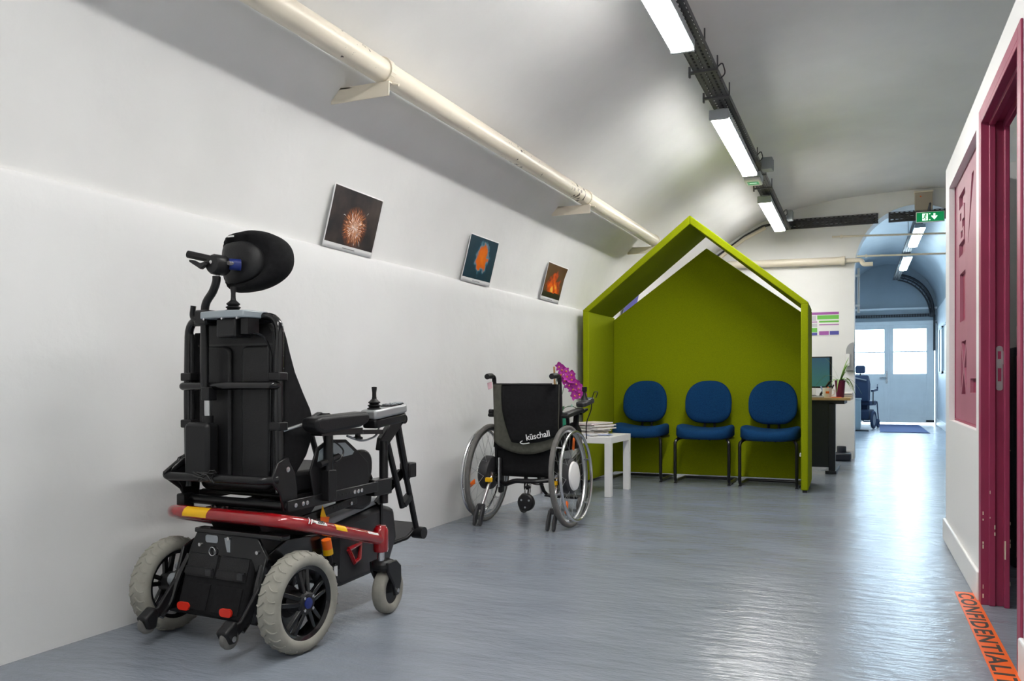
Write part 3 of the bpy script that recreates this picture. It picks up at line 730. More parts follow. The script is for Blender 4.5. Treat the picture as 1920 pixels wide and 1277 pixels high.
# ---- white side table with papers and orchid
tb = thing('side_table', 'low square white side table behind the manual wheelchair', 'table', (-2.145, 6.44, 0))
G().box(-.275, .275, -.275, .275, .40, .45).build('table_top', 'white_gloss', tb, bevel=.002)
for sx in (-1, 1):
    for sy in (-1, 1): G().box(sx*.275-(.05 if sx > 0 else 0), sx*.275+(.05 if sx < 0 else 0), sy*.275-(.05 if sy > 0 else 0), sy*.275+(.05 if sy < 0 else 0), 0, .40).build('leg', 'white_gloss', tb, bevel=.002)
random.seed(5); z = .4505
ORD = ('lowest', 'second from the bottom', 'third from the bottom', 'fourth from the bottom', 'fifth from the bottom', 'middle one', 'fifth from the top', 'fourth from the top', 'third from the top', 'second from the top', 'topmost')
for k in range(11):
    th = random.uniform(.006, .011); m = random.choice(['paper', 'paper_tan', 'paper', 'paper_pink', 'paper_tan'])
    a = random.uniform(-.45, .45); w2, h2 = random.uniform(.19, .22), random.uniform(.26, .29)
    t = thing('magazine', ('white', 'tan', 'pink')[('paper', 'paper_tan', 'paper_pink').index(m)] + '-covered magazine in the side table stack, ' + ORD[k], 'magazine', (-2.13+random.uniform(-.03, .03), 6.52+random.uniform(-.03, .03), z), a, 'magazines stacked on the side table')
    g = G(); g.box(-w2/2, w2/2, -h2/2, h2/2, .0008, th-.0008); g.build('pages', 'paper', t)
    g = G(); g.box(-w2/2-.002, w2/2+.002, -h2/2-.002, h2/2+.002, 0, .0008).box(-w2/2-.002, w2/2+.002, -h2/2-.002, h2/2+.002, th-.0008, th).box(-w2/2-.002, -w2/2, -h2/2, h2/2, .0008, th-.0008); g.build('cover', m, t)
    z += th+.0005
for (x, y, a, m, lab) in ((-2.02, 6.33, .5, 'paper_blue', 'blue printed flyer lying at the table\'s near edge'), (-2.10, 6.28, -.2, 'paper', 'white sheet lying under the blue flyer')):
    t = thing('flyer', lab, 'flyer', (x, y, .4515 if m == 'paper' else .4535), a)
    G().grid(lambda u, v: (-.105+.21*u, -.07+.14*v, .001+.004*u*u), 6, 2).build('sheet', m, t)
    G().box(-.08, .0, -.04, .04, .0026, .0030).build('printed_block', 'paper' if m != 'paper' else 'print_grey', t)

orc = thing('orchid', 'pink orchid on a bamboo stake in a green pot', 'orchid', (-2.335, 6.28, .451))
G().lathe([(0, 0), (.055, 0), (.058, .01), (.075, .15), (.08, .16), (.08, .175), (.07, .175), (.066, .15), (0, .15)], n=24).build('pot', 'teal_pot', orc)
G().lathe([(0, .152), (.066, .152), (.05, .165), (0, .17)], n=16).build('soil', 'ink', orc)
G().tube([(-.02, 0, .15), (-.028, -.01, .535)], .008, 8).build('stake', 'bamboo', orc); G().tube([(-.012, .01, .15), (-.016, .0, .40)], .006, 8).build('stake', 'bamboo', orc)
stem = crom([(0, 0, .15), (-.015, 0, .3), (-.01, 0, .44), (.04, .01, .50), (.10, .02, .46), (.15, .03, .37), (.18, .04, .28), (.20, .045, .22)], 5)
G().tube(stem, .0035, 6).build('stem', 'leaf_dark', orc)
G().tube(crom([(.0, 0, .15), (.03, .0, .3), (.06, .01, .42)], 4), .002, 5).build('support_wire', 'leaf_dark', orc)
for a, L in ((.3, .16), (2.2, .15), (4.0, .13), (5.3, .17)):
    def lf(u, v):
        s_ = u*L; wd = .028*math.sin(PI*min(1, u*.95+.04))**.7; q = (v-.5)*2*wd
        return (math.cos(a)*s_-math.sin(a)*q, math.sin(a)*s_+math.cos(a)*q, .165+.07*math.sin(u*2.4)-.02*u+abs(v-.5)*.012)
    G().grid(lf, 8, 4).build('leaf', 'leaf_dark', orc, angle=80)
def flower_mesh(sc, rnd):
    g = G()
    for k in range(5):
        a = 2*PI*k/5+.3; L = (.038 if k % 2 else .033)*sc; wd = (.021 if k in (1, 4) else .014)*sc
        def pt(u, v):
            s_ = .004+u*L; q = (v-.5)*2*wd*math.sin(PI*min(.98, .12+u*.85))**.8
            return (math.cos(a)*s_-math.sin(a)*q, -.010*u*u*sc+.006*math.sin(u*3)+rnd*.004*math.sin(5*v), math.sin(a)*s_+math.cos(a)*q)
        g.grid(pt, 6, 4)
    return g
random.seed(21)
spots = [(.012, -.01, .535), (.035, -.02, .51), (.065, -.03, .50), (.03, -.03, .47), (.075, -.035, .455), (.055, -.03, .425), (.105, -.03, .47), (.11, -.04, .43), (.09, -.03, .39), (.135, -.03, .40), (.12, -.04, .36), (.155, -.03, .365), (.16, -.03, .32), (.13, -.045, .31), (.185, -.03, .30)]
for i, (x, y, z) in enumerate(spots):
    o = flower_mesh(random.uniform(.85, 1.1), random.uniform(-1, 1)).build('flower', 'petal', orc, (x*1.18, y, z), (random.uniform(-.7, .5), random.uniform(-.6, .6), random.uniform(-.2, .9)), angle=80)
    c = G().lathe([(0, -.016), (.005, -.012), (.007, -.004), (.004, .002), (0, .003)], (0, 0, -.004), 'y', 8).build('lip', 'petal_core', o)
for p in ((.195, .03, .245), (.17, .02, .225), (.115, .0, .23)): G().lathe([(0, -.014), (.007, -.006), (.008, .002), (.004, .010), (0, .013)], p, 'z', 10).build('bud', 'bud', orc)

# ================================================================== DESK BEHIND THE BOOTH
dk = thing('office_desk', 'office desk with pale wood top and dark panel behind the booth', 'desk', (0, 0, 0))
G().box(-1.75, -.275, 8.55, 9.35, .695, .72).build('desk_top', 'wood', dk, bevel=.003)
G().box(-1.7, -.47, 8.62, 8.64, .06, .694).build('modesty_panel', 'navy', dk)
G().box(-.47, -.41, 8.60, 8.70, .03, .68).build('leg', 'navy', dk, bevel=.004); G().box(-.50, -.40, 8.58, 9.3, 0, .03).build('foot_rail', 'navy', dk, bevel=.004); G().box(-.47, -.33, 8.60, 9.3, .66, .694).build('top_rail', 'navy', dk)
G().box(-1.70, -1.64, 8.60, 8.70, .03, .68).build('leg', 'navy', dk, bevel=.004); G().box(-1.72, -1.62, 8.58, 9.3, 0, .03).build('foot_rail', 'navy', dk)
mo = thing('computer_monitor', 'black computer monitor with teal screen on the desk', 'monitor', (-.70, 8.98, .72), math.radians(-14))
G().box(-.25, .25, -.02, .02, .09, .40).build('casing', 'black_plastic', mo, bevel=.006)
o = G().box(-.236, .236, -.002, .001, -.141, .141).build('screen', 'screen', mo, (0, -.0215, .247))
G().box(-.03, .03, .01, .04, .02, .2).build('stand', 'black_plastic', mo); G().prism(rrect(-.11, .11, -.08, .1, .04), 0, .015, 'z').build('base', 'black_plastic', mo)
t = thing('keyboard', 'slim white keyboard at the desk edge in front of the monitor', 'keyboard', (-.70, 8.66, .7205), .03)
G().box(-.19, .19, -.06, .06, 0, .012).build('body', 'silver_plastic', t, bevel=.003)
g = G()
for r_ in range(4):
    for k in range(12): g.box(-.18+k*.03, -.155+k*.03, -.05+r_*.026, -.03+r_*.026, .012, .016)
g.build('keys', 'paper', t)['kind'] = 'stuff'
t = thing('small_speaker', 'white rounded speaker on the desk beside the booth panel', 'speaker', (-.622, 8.72, .72))
G().lathe([(0, 0), (.035, 0), (.038, .02), (.030, .022), (0, .022)], n=20).build('base', 'black_plastic', t); G().prism(rrect(-.03, .03, .022, .092, .014), -.02, .02, 'y').build('body', 'paper', t, bevel=.004)
t = thing('pen_mug', 'white mug holding pens on the desk', 'mug', (-.487, 8.68, .72))
G().lathe([(0, 0), (.036, 0), (.040, .006), (.042, .095), (.039, .095), (.037, .008), (0, .008)], n=24).build('cup', 'paper', t)
G().tube(fillet([(.038, 0, .078), (.068, 0, .075), (.066, 0, .028), (.037, 0, .022)], .02), .0055, 8).build('handle', 'paper', t)
G().cbox((.005, -.0415, .05), (.03, .003, .02)).build('printed_mark', 'orange', t)
for (x, y, m, L, a, b_, lab) in ((-.495, 8.685, 'orange', .09, .15, .2, 'orange marker standing in the white mug'), (-.48, 8.675, 'black_plastic', .12, -.1, .45, 'black pen leaning right in the white mug'), (-.51, 8.69, 'paper_blue', .10, .1, -.35, 'pale pen leaning left in the white mug')):
    t = thing('pen', lab, 'pen', (x, y, .735)); t.rotation_euler = (a, b_, 0)
    G().lathe([(0, 0), (.006, .004), (.006, L*.7)], n=8).build('barrel', m, t); G().lathe([(.007, L*.68), (.007, L), (0, L+.002)], n=8).build('cap', m, t)
t = thing('stapler', 'black stapler standing upright behind the white mug', 'stapler', (-.50, 8.84, .72)); 
G().bar((-.06, 0, .02), (.03, 0, .155), .03, .022).build('arm', 'black_plastic', t, bevel=.006); G().bar((-.03, 0, .008), (.05, 0, .11), .03, .016).build('base', 'black_plastic', t, bevel=.006); G().box(-.07, .0, -.02, .02, 0, .02).build('foot', 'black_plastic', t)
t = thing('coaster', 'orange-red coaster beside the white mug', 'coaster', (-.405, 8.66, .72)); G().lathe([(0, 0), (.05, 0), (.05, .004), (.047, .006), (0, .006)], n=24).build('disc', 'orange', t); G().lathe([(.036, .006), (.038, .006), (.038, .0066), (.036, .0066)], n=24, closed=True).build('printed_ring', 'red_reflector', t)
sp_ = thing('potted_spider_plant', 'spider plant with arching leaves in a plum pot', 'potted plant', (-.375, 8.78, .72))
G().lathe([(0, 0), (.034, 0), (.036, .006), (.047, .15), (.05, .152), (.05, .165), (.044, .165), (.042, .14), (0, .14)], n=20).build('pot', 'plum', sp_)
random.seed(9)
for k in range(24):
    a = random.uniform(-.9, 1.0) if k % 3 else random.uniform(0, 6.3); L = random.uniform(.14, .30); up = random.uniform(.85, 1.6)
    def lf(u, v):
        rr = L*u*(.45 if up > 1.2 else .8); wd = .016*(1-u*.9); q = (v-.5)*2*wd
        return (math.cos(a)*rr-math.sin(a)*q, math.sin(a)*rr+math.cos(a)*q, .14+L*(up*u-1.35*u*u*(.35 if up > 1.2 else 1))+abs(v-.5)*.004)
    G().grid(lf, 9, 2).build('leaf', 'leaf', sp_, angle=80)
t = thing('label_printer', 'small white desk device at the far corner of the desk', 'device', (-.33, 9.20, .72)); G().box(-.06, .06, -.1, .1, 0, .05).build('casing', 'paper', t, bevel=.012); G().box(-.05, .05, -.102, -.098, .02, .03).build('slot', 'mid_grey', t)
t = thing('floor_box', 'dark low box on the floor under the end wall, by the arch', 'box', (-.42, 10.15, 0)); G().box(-.11, .10, -.12, .12, 0, .09).build('body', 'navy', t, bevel=.02); G().lathe([(.05, .09), (.05, .15), (.045, .16), (0, .16)], n=16).build('knob', 'navy', t)
t = thing('wall_dispenser', 'grey arched wall unit with a white box beside the arch', 'dispenser', (-.335, YE-.001, 1.0))
arc = [(-.045, 0)] + [(-.045+.08*(1-math.cos(q)), .22+.10*math.sin(q)) for q in [PI/2*k/6 for k in range(7)]] + [(.035, 0)]
G().prism(arc, -.05, 0, 'y').build('backplate', 'silver_plastic', t, bevel=.004); G().box(-.043, -.005, -.085, -.05, .05, .19).build('box', 'paper', t, bevel=.006)

# planning chart on the end wall
t = thing('planning_chart', 'paper planning chart with purple, green and blue bars on the end wall', 'chart', (-.62, YE-.004, 1.545))
G().box(-.20, .165, 0, .003, -.14, .14).build('sheet', 'paper', t)
for x0, x1, z0, z1, m in ((-.2, .163, .100, .128, 'chart_purple'), (-.07, .163, .045, .092, 'chart_green'), (-.2, -.08, .03, .09, 'chart_grey'), (-.2, -.07, .012, .022, 'chart_purple'), (-.05, .163, .01, .03, 'chart_green'), (-.2, -.07, -.04, .0, 'chart_grey'), (-.05, .163, -.022, -.010, 'chart_purple'), (-.2, -.07, -.10, -.05, 'chart_green'), (-.2, -.07, -.135, -.105, 'chart_blue'), (-.05, .055, -.133, -.09, 'chart_purple'), (.065, .163, -.133, -.09, 'chart_blue')):
    G().box(x0, x1, -.0012, 0, z0, z1).build('chart_bar', m, t)
for x, z, m, lab in ((-.70, 1.62, 'yellow', 'yellow note on the end wall seen over the booth back'), ):
    t = thing('wall_note', lab, 'note', (-.985, YE-.002, 1.645)); G().grid(lambda u, v: (.10*u, -.004*u*v-.001, .06*v), 3, 3).build('paper', m, t); G().box(.0, .08, -.003, 0, -.035, -.002).build('lower_note', 'red_reflector', t)

# far passage things
t = thing('filing_cabinet', 'grey metal cabinet against the passage\'s left wall', 'cabinet', (-.56, 16.9, 0))
G().box(-.22, .19, -.3, .3, .02, .56).build('body', 'cabinet_grey', t, bevel=.006); G().box(-.235, .2, -.31, .31, .56, .585).build('top', 'cabinet_grey', t, bevel=.004)
G().box(-.2, .17, -.31, -.3, .05, .53).build('door', 'cabinet_grey', t, bevel=.003); G().box(-.22, .33, -.33, -.1, 0, .02).build('plinth', 'navy', t)
t = thing('door_mat', 'dark blue doormat before the far double door', 'doormat', (.06, 0, 0)); G().prism([(-.10, 16.35), (.68, 16.35), (.62, 19.3), (-.13, 19.3)], .0, .012, 'z').build('pile', 'mat_blue', t); G().prism([(-.11, 16.32), (.69, 16.32), (.69, 16.35), (-.11, 16.35)], 0, .008, 'z').build('edging', 'far_blue', t); G().prism([(-.14, 19.3), (.63, 19.3), (.63, 19.33), (-.14, 19.33)], 0, .008, 'z').build('edging', 'far_blue', t)

# floor tape with lettering
tp = thing('floor_tape', 'orange floor tape with black lettering beside the office door', 'tape', (.306, 3.925, 0), math.radians(1.2))
G().box(-.0365, .0365, -1.62, 0, .0005, .0016).build('strip', 'orange_tape', tp)
M = basis((-.0278, -.022, .0018), (0, -1, 0), (1, 0, 0))
text('lettering', 'CONFIDENTIALITÉ', .076, 'ink', tp, M, depth=.0002, bold=.0017, spacing=1.14, fit=1.22)

# ================================================================== POWER WHEELCHAIR (x right, y forward)
pc = thing('power_wheelchair', 'large black power wheelchair with red bumper frame, seen from behind', 'wheelchair', (-1.985, 2.237, 0), math.radians(-4))
def grp(name, parent):
    o = bpy.data.objects.new(name, None); C.objects.link(o); o.parent = parent; return o
def tyre_prof(R, w, t, n=14):
    """closed section: outer radius R, width w, radial thickness t"""
    return [(R-t/2+t/2*math.copysign(abs(math.sin(a))**.8, math.sin(a)), w/2*math.copysign(abs(math.cos(a))**.7, math.cos(a))) for a in [2*PI*k/n for k in range(n)]]
def drive_wheel(s):
    wl = grp('drive_wheel', pc); c = (s*.285, 0, .158)
    G().lathe(tyre_prof(.158, .078, .048, 18), c, 'x', 56, closed=True).build('tyre', 'tyre_grey', wl, angle=60)
    g = G()
    for k in range(30):                       # curved tread lugs
        for q in (-1, 1):
            a0 = 2*PI*(k+(.5 if q > 0 else 0))/30
            p = []
            for j in range(5):
                u = j/4; a = a0+.10*math.sin(u*2.2); x = q*(.002+.033*u); r = .1583-.019*max(0, u-.35)**1.6
                p.append((c[0]+x, math.cos(a)*r, c[2]+math.sin(a)*r))
            g.tube(p, .0028, 5)
    g.build('tread', 'tyre_grey', wl)
    G().lathe([(.112, -.030), (.118, -.032), (.118, .032), (.112, .030), (.104, .024), (.102, 0), (.104, -.024)], c, 'x', 48, closed=True).build('rim', 'black_gloss', wl)
    xo = s*.012
    for k in range(5):
        a = 2*PI*k/5+.35
        for d in (-.17, .17):
            p = (c[0]+s*.026, c[1]+math.cos(a+d*1.7)*.028, c[2]+math.sin(a+d*1.7)*.028); q = (c[0]+s*.014, c[1]+math.cos(a+d)*.107, c[2]+math.sin(a+d)*.107)
            G().bar(p, q, .015, .017, up=(1, 0, 0)).build('spoke', 'black_gloss', wl, bevel=.003)
    G().lathe([(.0, s*.038), (.030, s*.038), (.038, s*.030), (.038, -s*.02), (0, -s*.02)], c, 'x', 24).build('hub', 'black_plastic', wl)
    G().lathe([(0, s*.042), (.017, s*.041), (.018, s*.037), (0, s*.037)], c, 'x', 24).build('hub_cap', 'blue_plastic', wl)
    for k in range(4):
        a = PI/4+k*PI/2; G().lathe([(0, s*.042), (.005, s*.042), (.005, s*.03)], (c[0], c[1]+.027*math.cos(a), c[2]+.027*math.sin(a)), 'x', 8).build('bolt', 'steel', wl)
    return wl
drive_wheel(1); drive_wheel(-1)
# motors behind the wheels
for s in (-1, 1):
    G().lathe([(0, s*.13), (.046, s*.13), (.05, s*.14), (.05, s*.235), (0, s*.24)], (0, .01, .15), 'x', 20).build('motor', 'dark_grey', pc)
    g = G(); g.tube([(s*.205, -.03, .225), (s*.235, -.02, .225)], .013, 10).lathe([(0, s*.205), (.022, s*.205), (.022, s*.235), (0, s*.235)], (0, -.045, .185), 'x', 14); g.build('motor_brake', 'mid_grey', pc)
# front casters
for s in (-1, 1):
    cs = grp('front_caster', pc); cs.location = (s*.27, .455, 0); cs.rotation_euler = (0, 0, s*.12)
    c = (0, .052, .087)
    G().lathe(tyre_prof(.087, .05, .04, 16), c, 'x', 40, closed=True).build('tyre', 'tyre_grey', cs, angle=60)
    G().lathe([(0, -.016), (.050, -.016), (.054, 0), (.050, .016), (0, .016)], c, 'x', 28).build('rim', 'black_plastic', cs)
    for q in (-1, 1):
        G().prism([(.05, .20), (.085, .175), (.088, .12), (.068, .068), (.040, .068), (.030, .11), (-.012, .165), (-.015, .2)], q*.034-.006, q*.034+.006, 'x').build('fork_blade', 'black_plastic', cs, bevel=.004)
        G().lathe([(0, q*.045), (.008, q*.045), (.008, q*.036)], c, 'x', 10).build('axle_bolt', 'steel', cs)
    G().prism(rrect(-.037, .037, -.026, .06, .03), .165, .205, 'z').build('fork_crown', 'black_plastic', cs, bevel=.014, angle=50)
    G().tube([(0, .0, .20), (0, 0, .235)], .014, 14).build('stem', 'steel', cs)
# red bumper frame
rail = grp('bumper_frame', pc)
G().tube(fillet([(-.27, .455, .282), (-.285, -.045, .418), (.285, -.045, .418), (.27, .455, .282)], .11, 9), .0225, 18).build('rail', 'red_metal', rail)
for s in (-1, 1): G().lathe([(0, .238), (.026, .238), (.028, .245), (.028, .315), (.024, .325), (.020, .328), (.018, .333), (0, .335)], (s*.27, .455, 0), 'z', 22).build('caster_post', 'red_metal', rail)
def rail_wrap(name, y0, y1, m, parent=rail, side=1, a0=-20, a1=62, off=.0006):
    """thin sticker wrapped on the right-hand run of the rail"""
    def pt(u, v):
        y = y0+(y1-y0)*u; t = (y+.045)/.5; x = .285-.015*t; z = .418-.136*t; a = math.radians(a0+(a1-a0)*v); r = .0225+off
        return (x+r*math.cos(a), y, z+r*math.sin(a))
    return G().grid(pt, 3, 8).build(name, m, parent, angle=80)
rail_wrap('yellow_sticker', .165, .225, 'yellow', a0=5, a1=60)
def rear_wrap(x0, x1, m):
    def pt(u, v):
        x = x0+(x1-x0)*u; a = math.radians(-25+95*v); r = .0231
        return (x+.012*v, -.045-r*math.cos(a), .418+r*math.sin(a))
    return G().grid(pt, 2, 8).build('yellow_sticker', m, rail, angle=80)
rear_wrap(-.165, -.055, 'yellow')
sl = Vector((-.015, .5, -.136)).normalized()
rail_wrap('number_plate', .060, .118, 'paper', a0=22, a1=58)
def rail_pt(y, a, off=.001):
    t = (y+.045)/.5; a = math.radians(a); r = .0225+off; return Vector((.285-.015*t+r*math.cos(a), y, .418-.136*t+r*math.sin(a)))
def on_rail(y, a): return basis(rail_pt(y, a, .0014), sl, (-math.sin(math.radians(a)), .1, math.cos(math.radians(a))))
text('number_lettering', '200', .017, 'ink', rail, on_rail(.070, 31), sx=1.45, depth=.0003, bold=.0004)
g = G()
for y0, y1 in ((.022, .038), (.034, .050)): g.tube([rail_pt(y0+(y1-y0)*k/5, 12+48*k/5) for k in range(6)], .0018, 5)
g.tube([rail_pt(.050+.012*k/4, 60-30*k/4) for k in range(5)], .0018, 5); g.tube([rail_pt(.040+.022*k/4, 34) for k in range(5)], .0016, 5)
g.build('slanted_letter', 'paper', rail)
rail_wrap('maker_strip', .352, .415, 'paper', a0=28, a1=52); rail_wrap('strip_line', .36, .41, 'print_grey', a0=37, a1=40, off=.0012)
# chassis, side plates, rear battery pack
G().box(-.17, .17, -.02, .36, .17, .31).build('chassis', 'black_plastic', pc, bevel=.015)
bp = grp('rear_pack', pc)
G().prism([(-.045, .29), (.0, .29), (.0, .09), (-.095, .09), (-.10, .11)], -.155, .14, 'x').build('pack_body', 'black_fabric', bp, bevel=.012)
for x0, x1 in ((-.145, -.015), (-.002, .125)):
    G().prism([(-.050, .262), (-.046, .285), (-.05, .285), (-.056, .26), (-.072, .215), (-.068, .215)], x0, x1, 'x').build('pocket_flap', 'black_leather', bp)
    G().prism([(-.063, .244), (-.067, .244), (-.075, .222), (-.070, .222)], x0, x1-.008, 'x').build('strap', 'black_leather', bp); G().box(x1-.03, x1-.005, -.078, -.068, .222, .242).build('buckle', 'dark_grey', bp)
    G().prism([(-.078, .195), (-.074, .195), (-.098, .115), (-.102, .115)], x0+.005, x1-.005, 'x').build('pocket_panel', 'black_fabric', bp)
for x in (-.115, .075): G().prism(rrect(x-.026, x+.026, .108, .134, .012), -.108, -.1, 'y').build('reflector', 'red_reflector', bp)
cover = grp('rear_cover', pc)
G().prism([(-.115, .36), (.15, .36), (.20, .29), (.175, .24), (-.16, .275), (-.15, .30)], -.046, -.034, 'y').build('cover_plate', 'black_gloss', cover, bevel=.003)
G().box(-.12, .26, -.055, -.01, .355, .372).build('cover_edge', 'black_gloss', cover, bevel=.005)
for x, z in ((-.10, .315), (.155, .31), (.03, .345)): G().lathe([(0, -.052), (.006, -.052), (.006, -.045)], (x, 0, z), 'y', 10).build('screw', 'steel', cover)
G().prism(rrect(-.075, -.02, .325, .35, .008), -.048, -.045, 'y').build('opening', 'mid_grey', cover); G().prism([(.01, .345), (.035, .35), (.035, .30), (.022, .30)], -.048, -.045, 'y').build('opening', 'mid_grey', cover)
g = G(); g.tube([(-.04+.014*math.cos(a), -.052, .297+.014*math.sin(a)) for a in [2*PI*k/14 for k in range(14)]], .002, 5, closed=True); g.build('ring', 'steel', cover)
for s in (-1, 1):
    G().prism([(-.045, .30), (.05, .34), (.25, .33), (.25, .25), (.12, .22), (.02, .10), (-.06, .08), (-.11, .10)], s*.185-.006, s*.185+.006, 'x').build('side_plate', 'black_gloss', pc, bevel=.003)
    G().tube(fillet([(s*.165, -.035, .275), (s*.175, -.075, .2), (s*.18, -.10, .12), (s*.18, -.14, .085)], .06), .010, 10).build('curved_strut', 'black_gloss', pc)
    at = grp('anti_tip_arm', pc)
    G().prism([(-.03, .26), (-.02, .23), (-.12, .10), (-.18, .07), (-.21, .085), (-.205, .11), (-.15, .12)], s*.183-.007, s*.183+.007, 'x').build('arm', 'black_plastic', at, bevel=.004)
    G().prism([(-.225, .10), (-.18, .13), (-.165, .11), (-.175, .06), (-.205, .06)], s*.175-.022, s*.175+.022, 'x').build('guard', 'black_plastic', at, bevel=.008)
    G().lathe(tyre_prof(.034, .024, .03, 12), (s*.180, -.192, .078), 'x', 24, closed=True).build('roller', 'tyre_dark', at); G().lathe([(0, .022), (.009, .022), (.009, -.022), (0, -.022)], (s*.180, -.192, .078), 'x', 12).build('axle', 'steel', at)
    sh = grp('shock_absorber', pc)
    G().tube([(s*.215, .215, .315), (s*.215, .225, .275)], .017, 12).build('body', 'orange', sh); G().tube([(s*.215, .223, .282), (s*.215, .227, .262)], .0175, 12).build('band', 'yellow', sh)
    G().tube([(s*.215, .225, .28), (s*.215, .245, .19)], .010, 10).build('rod', 'black_plastic', sh); G().tube([(s*.215, .237, .225), (s*.215, .25, .165)], .019, 12).build('sleeve', 'black_plastic', sh)
    G().box(s*.215+s*.019-.001, s*.215+s*.019+.001, .235, .252, .185, .22).build('data_label', 'paper', sh)
# front battery box with red latch
fb = grp('battery_box', pc)
G().prism([(.26, .33), (.62, .38), (.70, .36), (.72, .24), (.66, .13), (.36, .11), (.28, .17)], -.16, .16, 'x').build('box', 'dark_grey', fb, bevel=.02)
G().prism([(.27, .335), (.60, .385), (.62, .40), (.60, .41), (.27, .36)], -.15, .15, 'x').build('lid', 'mid_grey', fb, bevel=.006)
G().tube([(.165, .40, .245), (.165, .47, .255), (.165, .465, .20), (.165, .435, .19), (.165, .40, .245)], .009, 8).build('latch', 'red_metal', fb)
G().box(-.16, .165, .60, .612, .25, .40).build('front_seam', 'black_plastic', fb)
# seat lift column, seat frame
G().prism([(.02, .36), (.22, .36), (.30, .43), (-.02, .43)], -.11, .11, 'x').build('lift_column', 'black_plastic', pc)
for s in (-1, 1):
    rl = grp('seat_rail', pc)
    G().prism([(.0, .475), (.48, .490), (.48, .452), (.0, .437)], s*.235-.006, s*.235+.006, 'x').build('rail', 'black_tube', rl, bevel=.003)
    for y in (.03, .065, .085, .335, .355, .375): G().lathe([(0, s*.012), (.0075, s*.011), (.0075, 0)], (s*.235, y, .457+.03*y), 'x', 10).build('rivet', 'steel', rl)
    g = G()
    for y in (.235, .255, .275, .295, .315): g.lathe([(0, s*.0075), (.004, s*.0075), (.004, 0)], (s*.235, y, .457+.03*y), 'x', 8)
    g.build('slots', 'ink', rl)
    G().prism([(.04, .402), (.40, .442), (.40, .415), (.06, .372)], s*.20-.006, s*.20+.006, 'x').build('lower_rail', 'black_tube', pc, bevel=.003)
    g = G()
    for y in (.09, .11, .13, .36): g.lathe([(0, s*.013), (.0065, s*.012), (.0065, 0)], (s*.20, y, .382+.11*y), 'x', 8)
    g.build('rivet', 'steel', pc)
    g = G()
    for y in (.22, .25, .27, .29, .31): g.lathe([(0, s*.0075), (.004, s*.0075), (.004, 0)], (s*.20, y, .388+.11*y), 'x', 8)
    g.build('slots', 'ink', pc)
    # hinge plate of the backrest
    G().prism([(-.03, .60), (.015, .615), (.05, .56), (.06, .50), (.055, .44), (-.005, .44), (-.02, .50), (-.06, .545)], s*.222-.005, s*.222+.005, 'x').build('hinge_plate', 'black_tube', pc, bevel=.003)
    G().lathe([(0, s*.012), (.009, s*.011), (.009, 0)], (s*.222, .008, .575), 'x', 12).build('hinge_bolt', 'steel', pc)
G().tube([(-.235, .01, .455), (.235, .01, .455)], .016, 12).build('cross_tube', 'black_tube', pc)
g = G()
for x in (-.11, -.09, -.055, -.035): g.lathe([(0, -.012), (.006, -.012), (.006, 0)], (x, .02, .432+.09*(x+.1)), 'y', 8)
g.build('rivet', 'steel', pc); G().bar((-.14, .03, .425), (.0, .03, .44), .03, .012).build('gas_bracket', 'black_tube', pc)
# rear guard bar with side hooks
G().tube(fillet([(-.215, .0, .60), (-.235, -.07, .545), (-.22, -.075, .54), (.20, -.075, .545), (.222, -.03, .545)], .02, 4), .014, 12).build('guard_bar', 'black_tube', pc)
G().prism([(.0, .61), (-.09, .555), (-.085, .535), (-.02, .49), (.01, .44), (.02, .44), (.02, .60)], -.232, -.220, 'x').build('side_hook', 'black_plastic', pc, bevel=.004)
G().box(-.235, -.20, -.03, .02, .425, .475).build('rail_end', 'black_plastic', pc, bevel=.006)
g = G(); random.seed(2)
for k in range(6): g.tube([(-.07+random.uniform(-.03, .03)+j*.02, -.09+random.uniform(-.008, .008), .55+random.uniform(-.022, .022)) for j in range(5)], .0025, 5)
g.build('cable_ties', 'ink', pc)
